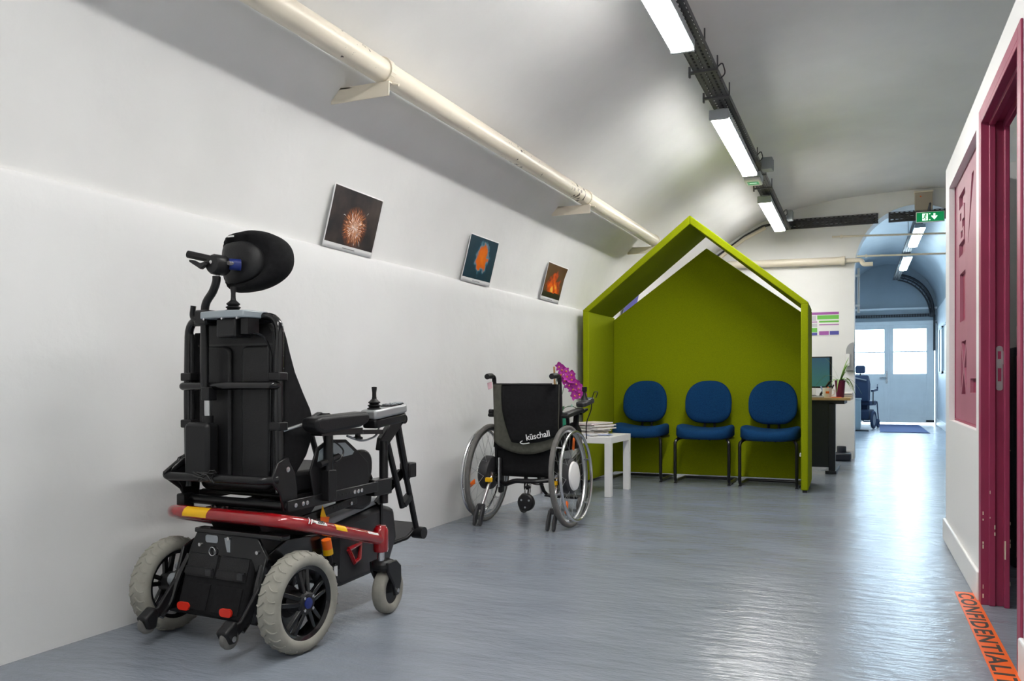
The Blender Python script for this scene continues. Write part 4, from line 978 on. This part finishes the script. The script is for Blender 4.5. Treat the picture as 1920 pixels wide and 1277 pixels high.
# seat and side guards
G().prism(rrect(.04, .47, .482, .56, .03), -.20, .20, 'x').build('seat_cushion', 'black_leather', pc, bevel=.015)
G().prism(rrect(.06, .48, .47, .484, .006), -.21, .21, 'x').build('seat_pan', 'black_plastic', pc)
for s in (-1, 1):
    sg = grp('side_guard', pc)
    G().prism([(.13, .475), (.11, .56), (.145, .635), (.20, .66), (.30, .655), (.36, .615), (.425, .565), (.435, .50), (.42, .480)], s*.232-.004, s*.232+.004, 'x').build('panel', 'black_plastic', sg, bevel=.003)
    G().prism([(.145, .585), (.155, .625), (.20, .648), (.29, .645), (.34, .61), (.33, .60)], s*.237-.001, s*.237+.001, 'x').build('clear_window', 'clear_grey', sg)
    G().prism(rrect(.33, .455, .49, .612, .05), s*.222-.012, s*.222+.012, 'x').build('hip_pad', 'black_leather', sg, bevel=.008)
    G().prism([(.40, .555), (.44, .55), (.49, .53), (.51, .50), (.50, .40), (.45, .385), (.36, .40), (.34, .43), (.40, .45)], s*.17-.03, s*.17+.03, 'x').build('knee_pad', 'black_leather', sg, bevel=.015)
    ar = grp('armrest', pc)
    G().prism([(.07, .735), (.10, .742), (.34, .752), (.36, .742), (.355, .715), (.31, .70), (.11, .685), (.075, .70)], s*.262-.035, s*.262+.035, 'x').build('pad', 'black_leather', ar, bevel=.012, seg=3)
    G().box(s*.262-.022, s*.262+.022, .11, .33, .678, .696).build('pad_plate', 'black_tube', ar)
    G().tube([(s*.25, .185, .69), (s*.25, .185, .47)], .016, 12).build('post', 'black_tube', ar); G().box(s*.25-.02, s*.25+.02, .165, .205, .455, .56).build('socket', 'black_plastic', ar, bevel=.004)
    G().bar((s*.25, .19, .685), (s*.262, .46, .675), .03, .016).build('support_bar', 'black_tube', ar)
    G().lathe([(0, .655), (.018, .655), (.018, .662), (.010, .665), (.010, .672), (.020, .675), (.020, .682), (0, .683)], (s*.262, .33, 0), 'z', 14).build('clamp_knob', 'black_plastic', ar)
    G().tube([(s*.25, .14, .58), (s*.25, .24, .60)], .012, 8).build('clamp_lever', 'black_plastic', ar)
# joystick module on the right armrest
jm = grp('joystick_module', pc)
Mj = Matrix.Translation((.268, .46, .742)) @ Euler((math.radians(6), 0, 0)).to_matrix().to_4x4()
out = [(-.034, -.08), (.034, -.08), (.038, -.06), (.036, .02), (.040, .09), (.030, .125), (0, .132), (-.030, .125), (-.040, .09), (-.036, .02), (-.038, -.06)]
g = G(); g.prism(out, -.012, .022, 'z', Mj); g.build('housing', 'silver_plastic', jm, bevel=.008)
g = G(); g.prism([(x*.9, y*.96) for x, y in out], -.045, -.01, 'z', Mj); g.build('underside', 'black_plastic', jm, bevel=.008)
g = G(); g.prism([(x*.82, .035+(y-.03)*.8) for x, y in out if y > 0] + [(-.03, .02)], .022, .026, 'z', Mj); g.build('screen_bezel', 'black_gloss', jm)
g = G(); g.prism([(-.022, .085), (.022, .085), (.02, .112), (-.02, .112)], .026, .028, 'z', Mj); g.build('display', 'clear_grey', jm)
g = G()
for i in range(3):
    for j in range(2): g.prism(rrect(-.024+i*.018, -.012+i*.018, .04+j*.016, .050+j*.016, .003, 2), .026, .029, 'z', Mj)
g.build('buttons', 'mid_grey', jm)
def boot(c, sc, parent, M=None):
    b = grp('joystick', parent)
    G().lathe([(0, 0), (.024*sc, 0), (.026*sc, .004*sc), (.018*sc, .008*sc), (.024*sc, .013*sc), (.024*sc, .015*sc), (.016*sc, .019*sc), (.022*sc, .024*sc), (.022*sc, .026*sc), (.014*sc, .033*sc), (.009*sc, .038*sc), (.008*sc, .045*sc), (0, .045*sc)], c, 'z', 20).build('boot', 'black_plastic', b)
    G().lathe([(.008*sc, .036*sc), (.0075*sc, .06*sc), (.010*sc, .078*sc), (.009*sc, .081*sc), (0, .082*sc)], c, 'z', 14).build('stick', 'black_plastic', b)
boot((.268, .418, .758), 1.0, jm)
G().tube(fillet([(.262, .46, .70), (.262, .44, .66), (.262, .36, .645), (.262, .30, .66), (.262, .27, .67)], .04), .004, 6).build('cable', 'mid_grey', jm)
G().tube(crom([(.255, .20, .66), (.262, .25, .62), (.26, .22, .585), (.252, .17, .60)], 5), .003, 6).build('cable', 'black_tube', jm)
# back frame
bf = grp('back_frame', pc)
G().tube(fillet([(-.205, 0, .50), (-.205, -.005, .82), (-.205, 0, 1.072), (.205, 0, 1.068), (.205, -.005, .82), (.205, 0, .50)], .06, 6), .0145, 12).build('back_tube', 'black_gloss', bf)
for s in (-1, 1):
    G().tube([(s*.188, -.004, .52), (s*.188, -.002, 1.02)], .008, 8).build('inner_tube', 'black_tube', bf)
    for z in (.70, .86): G().box(s*.2-.024, s*.2+.024, -.022, .018, z, z+.028).build('clamp', 'black_plastic', bf, bevel=.004)
    g = G()
    for z in (.90, .94, .98, 1.02): g.lathe([(0, s*.0155), (.003, s*.0155), (.003, 0)], (s*.205, 0, z), 'x', 6)
    g.build('peg_holes', 'ink', bf)
G().tube(fillet([(-.205, -.008, .842), (-.205, -.03, .842), (.205, -.03, .846), (.205, -.008, .846)], .02), .0135, 12).build('cross_bar', 'black_gloss', bf)
G().tube([(-.20, 0, 1.055), (.20, 0, 1.055)], .008, 8).build('top_bar', 'black_tube', bf)
# backrest: hard shell with channels, cushion and side bolsters
br = grp('backrest', pc)
G().prism(rrect(-.175, .175, .50, 1.06, .06, 6), .012, .04, 'y').build('shell', 'black_leather', br, bevel=.012, seg=3)
G().prism(rrect(-.155, -.012, .525, .975, .025, 4), -.004, .014, 'y').build('channel', 'black_leather', br, bevel=.008); G().prism(rrect(.035, .155, .525, .975, .02, 4), .002, .014, 'y').build('channel', 'black_leather', br, bevel=.008)
G().box(-.17, .17, .008, .014, .978, .984).build('seam', 'ink', br)
G().prism(rrect(-.16, .16, .53, 1.04, .05, 5), .04, .085, 'y').build('cushion', 'black_fabric', br, bevel=.015)
for s in (-1, 1):
    G().prism([(.022, 1.03), (.035, 1.0), (.05, .955), (.075, .89), (.115, .82), (.15, .765), (.165, .72), (.16, .67), (.13, .61), (.08, .555), (.03, .525), (.018, .56)], s*.175-.032, s*.175+.03, 'x').build('side_bolster', 'black_fabric', br, bevel=.014, seg=3)
G().tube([(.20, .0, .695), (.235, .10, .722)], .005, 8).build('side_rod', 'brushed', pc)
# recline actuator
ac = grp('recline_actuator', pc)
G().prism(rrect(-.148, -.038, .535, .722, .018), -.075, -.02, 'y').build('motor_housing', 'black_plastic', ac, bevel=.012)
G().tube([(-.068, -.045, .72), (-.068, -.045, .745)], .018, 12).build('collar', 'black_plastic', ac); G().tube([(-.068, -.045, .74), (-.068, -.045, .80)], .011, 12).build('rod', 'brushed', ac); G().box(-.085, -.050, -.06, -.02, .795, .84).build('clevis', 'black_plastic', ac, bevel=.004)
# headrest post, clamp, push handle
hr = grp('headrest_post', pc)
G().tube(crom([(-.082, -.045, .835), (-.082, -.045, 1.0), (-.082, -.045, 1.08), (-.075, -.045, 1.12), (-.045, -.045, 1.155), (-.03, -.045, 1.185), (-.028, -.045, 1.205)], 5), .0135, 12).build('post', 'black_tube', hr)
G().box(-.108, -.052, -.068, .005, 1.045, 1.095).build('clamp_block', 'black_plastic', hr, bevel=.006); G().tube(fillet([(-.095, -.06, 1.06), (-.125, -.06, 1.07), (-.118, -.06, 1.11)], .02), .009, 8).build('clamp_lever', 'black_plastic', hr)
G().tube([(-.028, -.045, 1.20), (-.028, -.045, 1.222)], .010, 10).build('pin', 'steel', hr)
G().lathe([(0, -.03), (.028, -.03), (.034, -.02), (.034, .02), (.028, .03), (0, .03)], (-.018, -.045, 1.242), 'y', 16).build('ball_joint', 'black_plastic', hr)
G().lathe([(0, -.07), (.006, -.07), (.006, -.06), (0, -.06)], (-.02, -.008, 1.248), 'y', 8).build('joint_bolt', 'steel', hr)
G().tube([(-.02, -.055, 1.256), (-.115, -.085, 1.279)], .0125, 10).build('push_grip', 'black_plastic', hr)
G().prism([(-.03, 1.238), (-.055, 1.225), (-.105, 1.252), (-.108, 1.26), (-.09, 1.258), (-.06, 1.245), (-.035, 1.25)], -.09, -.075, 'y').build('quick_lever', 'black_plastic', hr, bevel=.003)
G().tube([(.008, -.026, 1.245), (.030, .004, 1.245)], .019, 14).build('clamp_ring', 'blue_plastic', hr); G().lathe([(0, -.048), (.007, -.048), (.007, -.03), (0, -.03)], (.024, .004, 1.246), 'y', 12).build('hex_bolt', 'brushed', hr)
# headrest pad
hd = grp('headrest', pc)
o2 = []
for k in range(64):
    a = 2*PI*k/64; ca, sa = math.cos(a), math.sin(a)
    x = .138*ca if ca > 0 else .098*math.copysign(abs(ca)**.36, ca)
    z = .103*math.copysign(abs(sa)**(.86 if ca > 0 else .60), sa)
    o2.append((x, z))
def hring(sc, y, rip=0): return [((x*sc+ .0)*(1+rip*math.sin(k*PI*.75)), y+.30*max(0, (x*sc)/.15)**2*.16, z*sc*(1+rip*math.sin(k*PI*.75))) for k, (x, z) in enumerate(o2)]
G().loft([hring(.68, .0, .03), hring(.80, -.012, .025), hring(.92, -.006, .012), hring(.985, .012), hring(1.0, .032), hring(.97, .058), hring(.88, .075), hring(.6, .07), hring(.1, .06)]).build('pad_cover', 'black_fabric', hd, (.01, .04, 1.267), (0, math.radians(-4), 0), angle=70)
G().loft([hring(.05, -.022), hring(.45, -.022), hring(.66, -.014), hring(.70, -.002), hring(.70, .005)]).build('back_shell', 'black_leather', hd, (-.008, .036, 1.26), (0, math.radians(-4), 0), angle=70)
G().box(-.045, -.018, .018, .022, 1.345, 1.350).build('maker_tag', 'paper', hd)
# attendant control at the top of the back
at = grp('attendant_control', pc)
G().prism([(-.068, -.065), (-.06, -.085), (0.0, -.10), (.07, -.10), (.13, -.085), (.138, -.065), (.138, .02), (-.068, .02)], 1.062, 1.086, 'z').build('tray', 'clear_grey', at, bevel=.004)
G().box(.012, .095, -.085, -.01, 1.0, 1.062).build('control_box', 'black_plastic', at, bevel=.006); G().box(.105, .135, -.07, -.02, 1.01, 1.06).build('socket', 'black_plastic', at)
for x in (-.03, .05, .115): G().lathe([(0, -.098), (.004, -.098), (.004, -.09)], (x, 0, 1.060), 'y', 8).build('screw', 'steel', at)
boot((.042, -.04, 1.086), 1.0, at)
G().tube(fillet([(.12, -.05, 1.015), (.16, -.03, 1.01), (.18, -.012, .96), (.178, -.012, .80), (.17, -.01, .55)], .04), .004, 6).build('cable', 'black_gloss', at)
# warning tag
t = grp('warning_tag', pc); G().prism([(.19, .40), (.235, .39), (.215, .33), (.185, .36)], .212, .214, 'x').build('orange_card', 'orange', t); G().prism([(.185, .398), (.215, .392), (.195, .435)], .215, .217, 'x').build('triangle', 'yellow', t)
# leg rests and footplates
for s in (-1, 1):
    lr = grp('leg_rest', pc)
    G().tube([(s*.215, .548, .40), (s*.215, .548, .635)], .017, 12).build('hanger_tube', 'black_tube', lr); G().box(s*.215-.03, s*.215+.024, .46, .57, .435, .495).build('hanger_socket', 'black_tube', lr, bevel=.004)
    G().prism([(.53, .60), (.56, .595), (.64, .66), (.69, .70), (.70, .725), (.67, .735), (.62, .715), (.54, .645)], s*.20-.012, s*.20+.012, 'x').build('elbow_bracket', 'black_tube', lr, bevel=.004)
    G().lathe([(0, s*.03), (.018, s*.03), (.018, -s*.03), (0, -s*.03)], (s*.19, .682, .712), 'x', 14).build('pivot', 'black_plastic', lr)
    G().tube([(s*.185, .60, .655), (s*.185, .715, .36)], .012, 10).build('inner_strut', 'black_tube', lr)
    G().tube([(s*.185, .675, .705), (s*.185, .745, .47)], .015, 10).build('outer_strut', 'black_tube', lr); G().tube([(s*.185, .74, .48), (s*.185, .815, .255)], .012, 10).build('telescopic_tube', 'black_tube', lr)
    G().bar((s*.185, .715, .37), (s*.185, .765, .40), .03, .022).build('lower_clamp', 'black_plastic', lr); G().box(s*.185-.03, s*.185+.022, .735, .785, .475, .535).build('height_clamp', 'black_plastic', lr, bevel=.006)
    G().prism([(.56, .40), (.58, .385), (.74, .475), (.75, .505), (.72, .51), (.60, .43)], s*.165-.006, s*.165+.006, 'x').build('calf_bar', 'black_tube', lr)
    g = G()
    for y in (.60, .63, .655, .68): g.lathe([(0, s*.008), (.0055, s*.008), (.0055, -s*.008), (0, -s*.008)], (s*.165, y, .406+(y-.6)*.62), 'x', 8)
    g.build('bar_holes', 'paper', lr)
    G().lathe([(0, s*.03), (.024, s*.03), (.024, -s*.02), (0, -s*.02)], (s*.19, .818, .245), 'x', 14).build('ankle_pivot', 'black_plastic', lr)
    fp = [(s*.005, .70), (s*.13, .70), (s*.185, .76), (s*.185, .83), (s*.16, .87), (s*.005, .87)]
    Mf = Matrix.Translation((0, .70, .200)) @ Euler((math.radians(24), 0, 0)).to_matrix().to_4x4() @ Matrix.Translation((0, -.70, 0))
    g = G(); g.prism(fp, 0, .012, 'z', Mf); g.build('footplate', 'black_plastic', lr, bevel=.003)
    g = G(); g.prism([(s*.095+(x-s*.095)*.9, .785+(y-.785)*.9) for x, y in fp], .012, .0135, 'z', Mf); g.build('grip_surface', 'dark_grey', lr)

# ================================================================== MANUAL WHEELCHAIR
mw = thing('manual_wheelchair', 'manual wheelchair with grey-trimmed black back bag and spoked wheels', 'wheelchair', (-1.98, 4.80, 0), math.radians(-1))
for s in (-1, 1):
    wl = grp('rear_wheel', mw); wl.location = (s*.283, 0, 0); wl.rotation_euler = (0, math.radians(-s*3), 0); c = (0, 0, .302)
    G().lathe(tyre_prof(.302, .027, .027, 12), c, 'x', 64, closed=True).build('tyre', 'tyre_dark', wl, angle=60)
    G().lathe([(.278, -.011), (.278, .011), (.262, .009), (.259, 0), (.262, -.009)], c, 'x', 64, closed=True).build('rim', 'brushed', wl)
    G().tube([(s*.048, .262*math.cos(a), c[2]+.262*math.sin(a)) for a in [2*PI*k/56 for k in range(56)]], .0095, 10, closed=True).build('hand_rim', 'steel', wl)
    for k in range(6):
        a = 2*PI*k/6+.3; G().tube([(0, .266*math.cos(a), c[2]+.266*math.sin(a)), (s*.046, .262*math.cos(a), c[2]+.262*math.sin(a))], .005, 8).build('rim_stud', 'steel', wl)
    for k in range(28):
        a = 2*PI*k/28; b_ = a+(.5 if k % 2 else -.5)
        G().tube([((.022 if k % 4 < 2 else -.022), .085*math.cos(b_), c[2]+.085*math.sin(b_)), (0, .264*math.cos(a), c[2]+.264*math.sin(a))], .0012, 4, caps=False).build('spoke', 'brushed', wl)
    G().lathe([(0, -s*.04), (.085, -s*.04), (.098, -s*.034), (.104, -s*.02), (.104, s*.018), (.09, s*.03), (0, s*.03)], c, 'x', 36).build('hub_motor', 'dark_grey', wl)
    G().lathe([(.0, s*.05), (.05, s*.049), (.082, s*.040), (.088, s*.028), (0, s*.028)], c, 'x', 36).build('hub_cover', 'white_gloss', wl)
    for a in ((1.2, 4.2) if s > 0 else (3.4,)):
        G().cbox((s*.012, .20*math.cos(a), c[2]+.20*math.sin(a)), (.008, .03, .075), (a-PI/2, 0, 0)).build('spoke_reflector', 'orange', wl, bevel=.004)
    for k in (0,): G().tube([(s*-.09, 0, c[2]), (s*-.04, 0, c[2])], .016, 10).build('axle', 'black_tube', wl)
# seat and back
G().prism(rrect(-.02, .40, .44, .49, .02), -.205, .205, 'x').build('seat_cushion', 'black_fabric', mw, bevel=.01)
def back_sheet(w0, w1, z0, z1, y, dip=.0, bow=.03, th=0):
    def f(u, v):
        z = z0+(z1-z0)*v; q = (u-.5)*2; wd = w0+(w1-w0)*v
        return (q*wd, y+bow*(1-q*q)*.0-.012*math.cos(q*1.3)+.010*math.sin(v*5)*.4, z-(dip*(1-q*q)*(1-v)))
    return f
o = G().grid(back_sheet(.20, .20, .285, .60, -.004), 12, 8).build('skirt', 'black_fabric', mw, angle=80); o.modifiers.new('t', 'SOLIDIFY').thickness = .01
bag = grp('back_bag', mw)
def bag_pt(u, v):
    q = (u-.5)*2; z = .848-(.848-.50)*v; z -= .075*(1-q*q)**.8*v**2
    y = -.030-.030*math.sin(PI*min(1, v*.9+.05))*(1-abs(q)**3)-.012*(1-q*q)+.004*math.sin(v*14+q*2)*v
    return (q*.218*(1-.02*v), y, z)
o = G().grid(bag_pt, 26, 22).build('bag_body', 'olive_fabric', bag, angle=80); o.modifiers.new('t', 'SOLIDIFY').thickness = .02
def bp_pt(u, v):      # black front panel, bounded by a curved grey border on the left and at the bottom
    lo = .26 if v < .1 else .26+.24*max(0, v-.25)**1.5
    uu = (.15+.17*v**2.5)+(1.0-(.15+.17*v**2.5))*u; vv = v*(.86-.10*u**2*0)
    p = bag_pt(uu, vv); return (p[0], p[1]-.013, p[2])
o = G().grid(bp_pt, 18, 18).build('bag_panel', 'black_fabric', bag, angle=80); o.modifiers.new('t', 'SOLIDIFY').thickness = .004
G().tube([(q/10*.21-.005, -.062, .848+.002) for q in range(-9, 10)], .004, 6).build('bag_zip', 'ink', bag)
text('maker_lettering', 'küschall', .052, 'paper', bag, basis((.03, -.094, .512), (1, .16, .20), (0, .12, 1)), sx=.92, depth=.002, bold=.0004)
G().tube(crom([(.05, -.094, .498), (.01, -.096, .492), (-.008, -.096, .500), (.006, -.096, .510)], 4), .003, 6).build('swoosh', 'paper', bag)
for s in (-1, 1):
    G().tube(fillet([(s*.215, .02, .30), (s*.215, -.015, .84), (s*.215, -.025, .878)], .05), .0125, 10).build('back_cane', 'black_tube', mw)
    G().tube(crom([(s*.215, -.024, .865), (s*.215, -.03, .888), (s*.215, -.055, .898), (s*.212, -.10, .898), (s*.21, -.135, .894)], 4), [.014]*9+[.017]*8, 12).build('push_handle', 'black_plastic', mw)
    G().tube(fillet([(s*.205, -.06, .30), (s*.205, .40, .40), (s*.19, .50, .36), (s*.15, .62, .12)], .08), .0125, 10).build('side_frame', 'black_tube', mw); G().tube([(s*.205, .0, .30), (s*.205, .42, .43)], .0125, 10).build('seat_tube', 'black_tube', mw)
    G().prism([(-.01, .46), (.34, .46), (.33, .56), (.24, .62), (.02, .60)], s*.225-.003, s*.225+.003, 'x').build('clothes_guard', 'black_plastic', mw, bevel=.002)
    ar = grp('armrest', mw)
    G().prism([(-.02, .655), (.0, .675), (.26, .70), (.28, .69), (.27, .672), (.0, .645)], s*.24-.027, s*.24+.027, 'x').build('pad', 'black_leather', ar, bevel=.008); G().bar((s*.235, .22, .675), (s*.225, .20, .45), .022, .03).build('post', 'black_plastic', ar); G().bar((s*.235, .06, .655), (s*.225, .12, .46), .018, .024).build('post', 'black_plastic', ar)
    # folding anti-tip supports
    sp_ = grp('anti_tip_support', mw)
    G().tube([(s*.215, -.05, .30), (s*.232, -.17, .105)], .011, 12).build('tube', 'steel', sp_); G().tube([(s*.205, .0, .305), (s*.215, -.07, .30)], .014, 10).build('socket', 'steel', sp_)
    G().cbox((s*.212, -.105, .268), (.045, .02, .026)).build('yellow_tag', 'yellow', sp_, bevel=.004)
    for q in (-1, 1):
        x = s*.235+q*.019
        G().prism([(-.155, .125), (-.185, .12), (-.225, .055), (-.232, .012), (-.215, .002), (-.20, .012), (-.17, .08)], x-.008, x+.008, 'x').build('foot', 'dark_grey', sp_, bevel=.004)
    G().box(s*.235-.02, s*.235+.02, -.185, -.15, .095, .13).build('foot_block', 'dark_grey', sp_, bevel=.005)
    cs = grp('front_caster', mw); cs.location = (s*.20, .43, 0)
    G().lathe(tyre_prof(.065, .03, .03, 12), (0, -.03, .065), 'x', 30, closed=True).build('tyre', 'tyre_dark', cs); G().lathe([(0, -.01), (.04, -.01), (.04, .01), (0, .01)], (0, -.03, .065), 'x', 20).build('rim', 'black_plastic', cs)
    G().prism([(.02, .18), (.02, .14), (-.02, .055), (-.04, .055), (-.02, .15), (-.02, .18)], .02, .026, 'x').build('fork', 'black_plastic', cs); G().tube([(0, 0, .15), (0, 0, .34)], .014, 10).build('stem', 'black_tube', cs)
G().tube([(-.21, .02, .31), (.21, .02, .31)], .018, 12).build('axle_tube', 'black_tube', mw)
G().tube(fillet([(-.205, -.005, .26), (-.14, -.03, .235), (-.06, -.06, .265), (.06, -.06, .265), (.205, -.005, .28)], .03), .015, 10).build('rear_bar', 'black_tube', mw)
G().box(-.19, -.165, -.03, .02, .18, .40).build('battery_bracket', 'black_plastic', mw, bevel=.01); G().tube([(-.175, -.04, .40), (-.175, -.045, .22)], .007, 8).build('battery_rod', 'brushed', mw)
cw = grp('centre_roller', mw)
for x in (.015, .042): G().tube([(x, -.05, .275), (x+.012, -.115, .175)], .006, 8).build('arm', 'black_tube', cw)
G().bar((.012, -.085, .235), (.055, -.085, .235), .01, .01).build('rung', 'black_tube', cw)
G().lathe([(0, -.018), (.044, -.018), (.052, -.010), (.052, .010), (.044, .018), (0, .018)], (.048, -.135, .150), 'y', 28).build('wheel', 'black_plastic', cw)
for a in (.5, 2.6, 4.7): G().lathe([(0, -.0195), (.006, -.0195), (.006, -.016)], (.048+.028*math.cos(a), -.135, .150+.028*math.sin(a)), 'y', 10).build('wheel_hole', 'mid_grey', cw)
G().tube(fillet([(.03, -.045, .26), (.07, -.05, .245), (.12, -.04, .25)], .02), .004, 6).build('cable', 'black_tube', mw)
fr = grp('foot_rest', mw)
G().tube(fillet([(-.15, .62, .12), (-.14, .68, .08), (.14, .68, .08), (.15, .62, .12)], .03), .011, 10).build('foot_tube', 'black_tube', fr); G().prism([(-.14, .60), (.14, .60), (.14, .72), (-.14, .72)], .085, .095, 'z').build('footplate', 'black_plastic', fr, bevel=.004)
G().lathe([(0, -.014), (.014, -.014), (.014, .014), (0, .014)], (-.236, -.02, .68), 'x', 12).build('knob', 'black_plastic', mw)
t = grp('name_tag', mw); G().prism([(-.245, .855), (-.215, .865), (-.21, .825), (-.238, .815)], -.062, -.060, 'y').build('card', 'paper_pink', t)
jm = grp('joystick_module', mw)
G().bar((.25, .24, .665), (.25, .36, .69), .02, .012).build('mount', 'black_tube', jm)
Mj = Matrix.Translation((.25, .33, .735)) @ Euler((math.radians(8), 0, 0)).to_matrix().to_4x4()
g = G(); g.prism(rrect(-.035, .035, -.09, .10, .025), -.018, .012, 'z', Mj); g.build('housing', 'dark_grey', jm, bevel=.008)
g = G(); g.prism(rrect(-.03, .03, -.03, .095, .02), .012, .016, 'z', Mj); g.build('top_plate', 'silver_plastic', jm); g = G(); g.prism([(-.022, .04), (.022, .04), (.022, .085), (-.022, .085)], .016, .018, 'z', Mj); g.build('display', 'screen', jm)
G().lathe([(0, 0), (.028, 0), (.018, .02), (.010, .035), (.009, .05), (.016, .056), (.016, .082), (0, .084)], (.25, .32, .748), 'z', 16).build('joystick', 'black_plastic', jm)
G().tube(fillet([(.285, .36, .75), (.30, .36, .80), (.30, .44, .80), (.285, .44, .76)], .015), .003, 6).build('guard_loop', 'black_tube', jm)
G().tube(crom([(.27, .40, .72), (.275, .37, .68), (.25, .36, .60), (.25, .36, .50)], 5), .004, 6).build('cable', 'black_tube', jm)

# ================================================================== WHEELCHAIR IN THE PASSAGE
fw = thing('passage_wheelchair', 'dark wheelchair with headrest parked in the far passage', 'wheelchair', (-.33, 17.75, 0), math.radians(-15)); fw.scale = (.72, .9, 1)
G().prism(rrect(-.12, .12, 1.05, 1.20, .04), -.30, -.21, 'y').build('headrest', 'far_blue', fw, bevel=.02); G().tube([(0, -.26, .9), (0, -.26, 1.08)], .015, 8).build('headrest_post', 'black_tube', fw)
G().prism([(-.30, .52), (-.33, .98), (-.30, 1.02), (-.20, 1.0), (-.10, .85), (-.14, .52)], -.21, .21, 'x').build('backrest', 'far_blue', fw, bevel=.03)
G().bar((-.18, -.33, .98), (.18, -.33, .92), .04, .02).build('back_strap', 'mid_grey', fw)
G().prism(rrect(-.20, .28, .44, .53, .03), -.22, .22, 'x').build('seat', 'far_blue', fw, bevel=.015); G().prism(rrect(-.18, .25, .16, .36, .04), -.18, .18, 'x').build('base', 'far_blue', fw, bevel=.02); G().box(-.1, .1, -.05, .12, .34, .45).build('column', 'far_blue', fw)
for s in (-1, 1):
    G().bar((s*.26, -.15, .72), (s*.26, .2, .74), .06, .04).build('armrest', 'far_blue', fw); G().tube([(s*.25, -.05, .46), (s*.25, -.05, .71)], .014, 8).build('arm_post', 'black_tube', fw)
    G().lathe(tyre_prof(.17, .07, .06), (s*.27, -.08, .17), 'x', 28, closed=True).build('drive_wheel', 'far_blue', fw); G().lathe([(0, -.02), (.11, -.02), (.11, .02), (0, .02)], (s*.27, -.08, .17), 'x', 20).build('hub', 'mid_grey', fw)
    G().lathe(tyre_prof(.09, .05, .05), (s*.24, .34, .09), 'x', 20, closed=True).build('caster', 'far_blue', fw)
    G().tube(fillet([(s*.2, .25, .46), (s*.2, .38, .52), (s*.2, .50, .12)], .05), .016, 8).build('leg_rest', 'far_blue', fw); G().box(s*.1-.08, s*.1+.08, .44, .6, .1, .115).build('footplate', 'far_blue', fw)
G().lathe([(0, 0), (.02, 0), (.02, .03), (.008, .04), (.008, .09), (0, .09)], (.26, .24, .76), 'z', 10).build('joystick', 'far_blue', fw)
